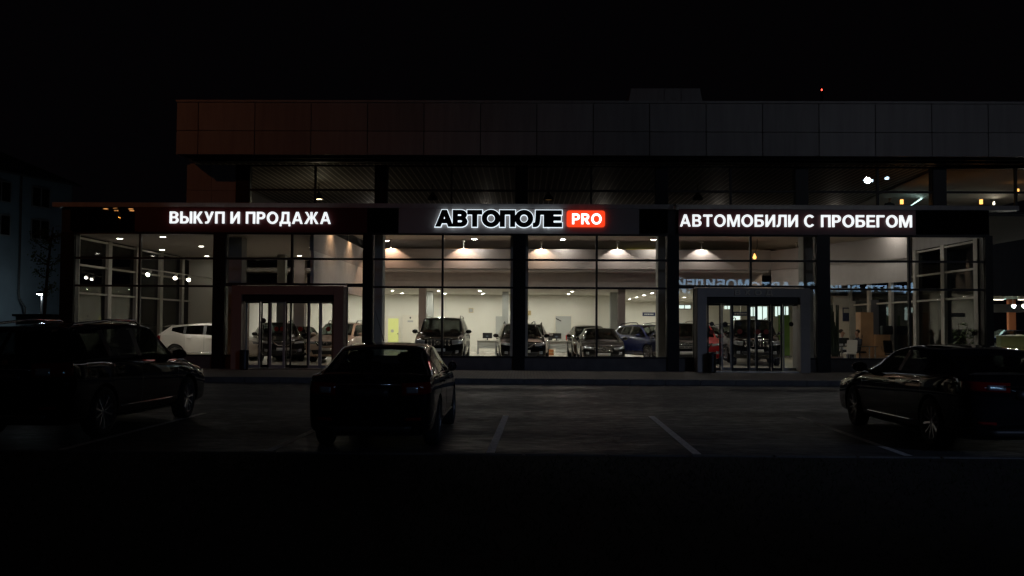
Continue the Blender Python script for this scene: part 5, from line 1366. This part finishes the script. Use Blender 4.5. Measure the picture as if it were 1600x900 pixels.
def strip(px0, px1, py, Y, label):
    a, b = at(px0, py, Y), at(px1, py, Y)
    t = tag(MB().box(a.x, b.x, Y, Y + .25, a.z + .03, 3.95).build('strip_light', 'white_plastic'), label, 'strip light')
    MB().box(a.x + .02, b.x - .02, Y + .02, Y + .23, a.z, a.z + .029).build('tube', 'strip_warm', t)
strip(1552, 1569, 468.5, YN + 2, 'left fluorescent strip inside the neighbouring showroom'); strip(1593, 1620, 468.5, YN + 2, 'right fluorescent strip inside the neighbouring showroom at the edge')
for px, lab in ((1584, 'bright round spot lamp inside the neighbouring showroom'), (1600, 'bright round spot lamp at the right edge inside the neighbouring showroom')):
    q = at(px, 478, YN + 3); t = tag(MB().tube([q + Vector((0, .2, .06)), q], [.09, .12], 12).build('spot_lamp', 'white_plastic'), lab, 'spot lamp')
    MB().tube([q + Vector((0, -.012, 0)), q + Vector((0, -.002, 0))], .11, 14).build('lens', 'lens_bright', t); MB().tube([q + Vector((0, .1, .08)), (q.x, q.y + .1, 3.95)], .012, 5).build('rod', 'white_plastic', t)
lp = tag(MB().box(wx0 + 1, wx0 + 7, YN + 12, YN + 12.6, 3.9, 3.945).build('strip_light', 'white_plastic'), 'ceiling lights deep inside the neighbouring showroom', 'strip light')
MB().box(wx0 + 1.05, wx0 + 6.95, YN + 12.05, YN + 12.55, 3.88, 3.899).build('tube', 'strip_cyan', lp)
lamp('lamp_light', 'AREA', (wx0 + 4, YN + 12.3, 3.86), 260, (.7, 1, .98), lp, (wx0 + 4, YN + 14, 0))
car('sedan', 'show_car', X(1583, YN + 8), YN + 9, 96, 'paint_blue', 'bright blue car seen sideways in the neighbouring showroom', G)
a, b = X(1564, YN + 2.5), X(1660, YN + 2.5); t = empty('counter', ((a + b) / 2, YN + 2.8, FL), 0, 'green reception counter with papers in the neighbouring showroom', 'counter'); hw = (b - a) / 2
MB().box(-hw, hw, -.3, .3, 0, 1.03).build('front_panel', 'green_counter', t); MB().box(-hw - .03, hw + .03, -.34, .34, 1.032, 1.07).build('counter_top', 'white_plastic', t)
for px, w_, an in ((1578, .2, .2), (1590, .3, .5), (1597, .22, -.4)):
    q = X(px, YN + 2.7); tt = MB(); tt.obox((0, 0, 0), (w_, 0, .02), (0, .15, 0), (0, 0, .012)); o = tt.build('paper_stack', 'white_paper'); o.location = (q, YN + 2.7, FL + 1.09); o.rotation_euler = (0, 0, an)
    tag(o, {1578: 'flat white paper on the left part of the green counter', 1590: 'largest white paper stack on the green counter', 1597: 'tilted white paper at the right edge of the green counter'}[px], 'paper')
# aircraft warning light on a mast far behind
q = at(1284, 140, 170); t = empty('radio_mast', (q.x, 170, 0), 0, 'distant dark mast with a small red warning light above the roof', 'mast')
m = MB()
for s in ((1, 1), (1, -1), (-1, 1), (-1, -1)): m.bar((s[0] * 1.2, s[1] * 1.2, 0), (s[0] * .1, s[1] * .1, q.z - .3), .12)
for k in range(12):
    z = k * q.z / 12; r_ = 1.2 - 1.1 * z / q.z; m.bar((-r_, -r_, z), (r_, -r_, z + 2), .07).bar((r_, r_, z), (-r_, r_, z + 2), .07)
m.build('lattice', 'black_metal', t); MB().lathe([(.02, q.z - .2), (.11, q.z - .15), (.12, q.z), (.06, q.z + .1)], 12).build('beacon', 'beacon_red', t)

# behind the viewer: what the glass mirrors and what lights the yard
sx0, sx1 = 13.6, 34.6
s = empty('lettered_sign', ((sx0 + sx1) / 2, -20, 5.0), 0, 'row of blue-white glowing letters mirrored in the right-hand glass', 'sign'); s['_abs'] = 1
link('lettering', letters_mesh('ЦЕНТР ВЫКУПА АВТОМОБИЛЕЙ', sx0, sx1, 4.84, .8, -19.9, .12, mirror=True), 'sign_blue', s)
MB().box(sx0 - .3, sx1 + .3, -20.2, -20.1, 4.78, 4.86).box(sx0 - .3, sx1 + .3, -20.2, -20.1, 5.95, 6.03).build('frame', 'dark_frame', s)
hb = empty('low_hall', (24, -24, 0), 0, 'dark low hall carrying the row of blue-white letters, seen only as a reflection', 'building')
MB().box(-14, 14, -3.6, 3.6, 0, 4.68).build('wall', 'cladding_joint', hb); MB().box(-14.3, 14.3, -3.9, 3.9, 4.682, 4.78).build('roof', 'old_roof', hb)
t = empty('floodlight_mast', (33.8, -22, 0), 0, 'floodlight mast whose bluish white lamps are mirrored in the upper right glass', 'floodlight')
MB().tube([(0, 0, 0), (0, 0, 16)], [.16, .09], 10).build('pole', 'dark_frame', t); MB().bar((-1.3, 0, 15.6), (1.3, 0, 15.6), .1).build('crossbar', 'dark_frame', t)
for x in (-1.1, -.55, .9):
    h = MB(); h.obox((x, .15, 15.75), (.22, 0, 0), (0, .1, -.05), (0, .06, .16)); hd = h.build('lamp_head', 'dark_frame', t, .01)
    MB().obox((x, .262, 15.7), (.19, 0, 0), (0, .006, -.003), (0, .05, .13)).build('lens', 'flood_white', hd)
lamp('lamp_light', 'SPOT', (33.8, -21.5, 15.7), 7500, (.46, .6, 1), t, (8, 15.0, 0), .3, 26, 1.0)
lamp('lamp_light', 'SPOT', (32.8, -21.5, 15.7), 1900, (.84, .85, 1), t, (15, 33.5, 8.5), .3, 42, 1.0)
t = empty('street_lamp', (-34, -14, 0), 0, 'five-armed orange street lamp mirrored in the dark band at the far left', 'street lamp')
MB().tube([(0, 0, 0), (0, 0, 11)], [.14, .07], 10).build('pole', 'dark_frame', t)
for k in range(5):
    a = k * 1.2566 + .3; e = (1.1 * math.cos(a), 1.1 * math.sin(a), 11.3)
    arm_ = MB().tube([(0, 0, 10.9), (e[0] * .5, e[1] * .5, 11.4), e], .03, 6).build('arm', 'dark_frame', t)
    MB().lathe([(.05, .12), (.22, .02), (.22, -.0)], 14, 'Z', e).build('lamp_head', 'dark_frame', t); MB().lathe([(.18, -.03), (.18, -.004)], 14, 'Z', e).build('lens', 'sodium', t)
lamp('lamp_light', 'POINT', (-34, -14, 10.6), 160, (1, .36, .1), t, None, .08)
t = empty('street_lamp', (-31, 6, 0), 0, 'tall orange street lamp beyond the left edge that tints the left end of the roof', 'street lamp')
MB().tube([(0, 0, 0), (0, 0, 20), (.6, 0, 20.6), (1.6, 0, 20.7)], [.18, .1, .07, .06], 10).build('pole', 'dark_frame', t)
MB().obox((2.0, 0, 20.66), (.45, 0, .02), (0, .16, 0), (0, 0, .07)).build('lamp_head', 'dark_frame', t, .02); MB().obox((2.05, 0, 20.58), (.3, 0, 0), (0, .12, 0), (0, 0, .02)).build('lens', 'sodium', t)
lamp('lamp_light', 'SPOT', (-28.95, 6, 20.5), 1500, (1, .3, .1), t, (-13, 34, 8), .15, 42, 1.0)
for o in list(bpy.data.objects):
    if o.get('_abs') is not None: del o['_abs']
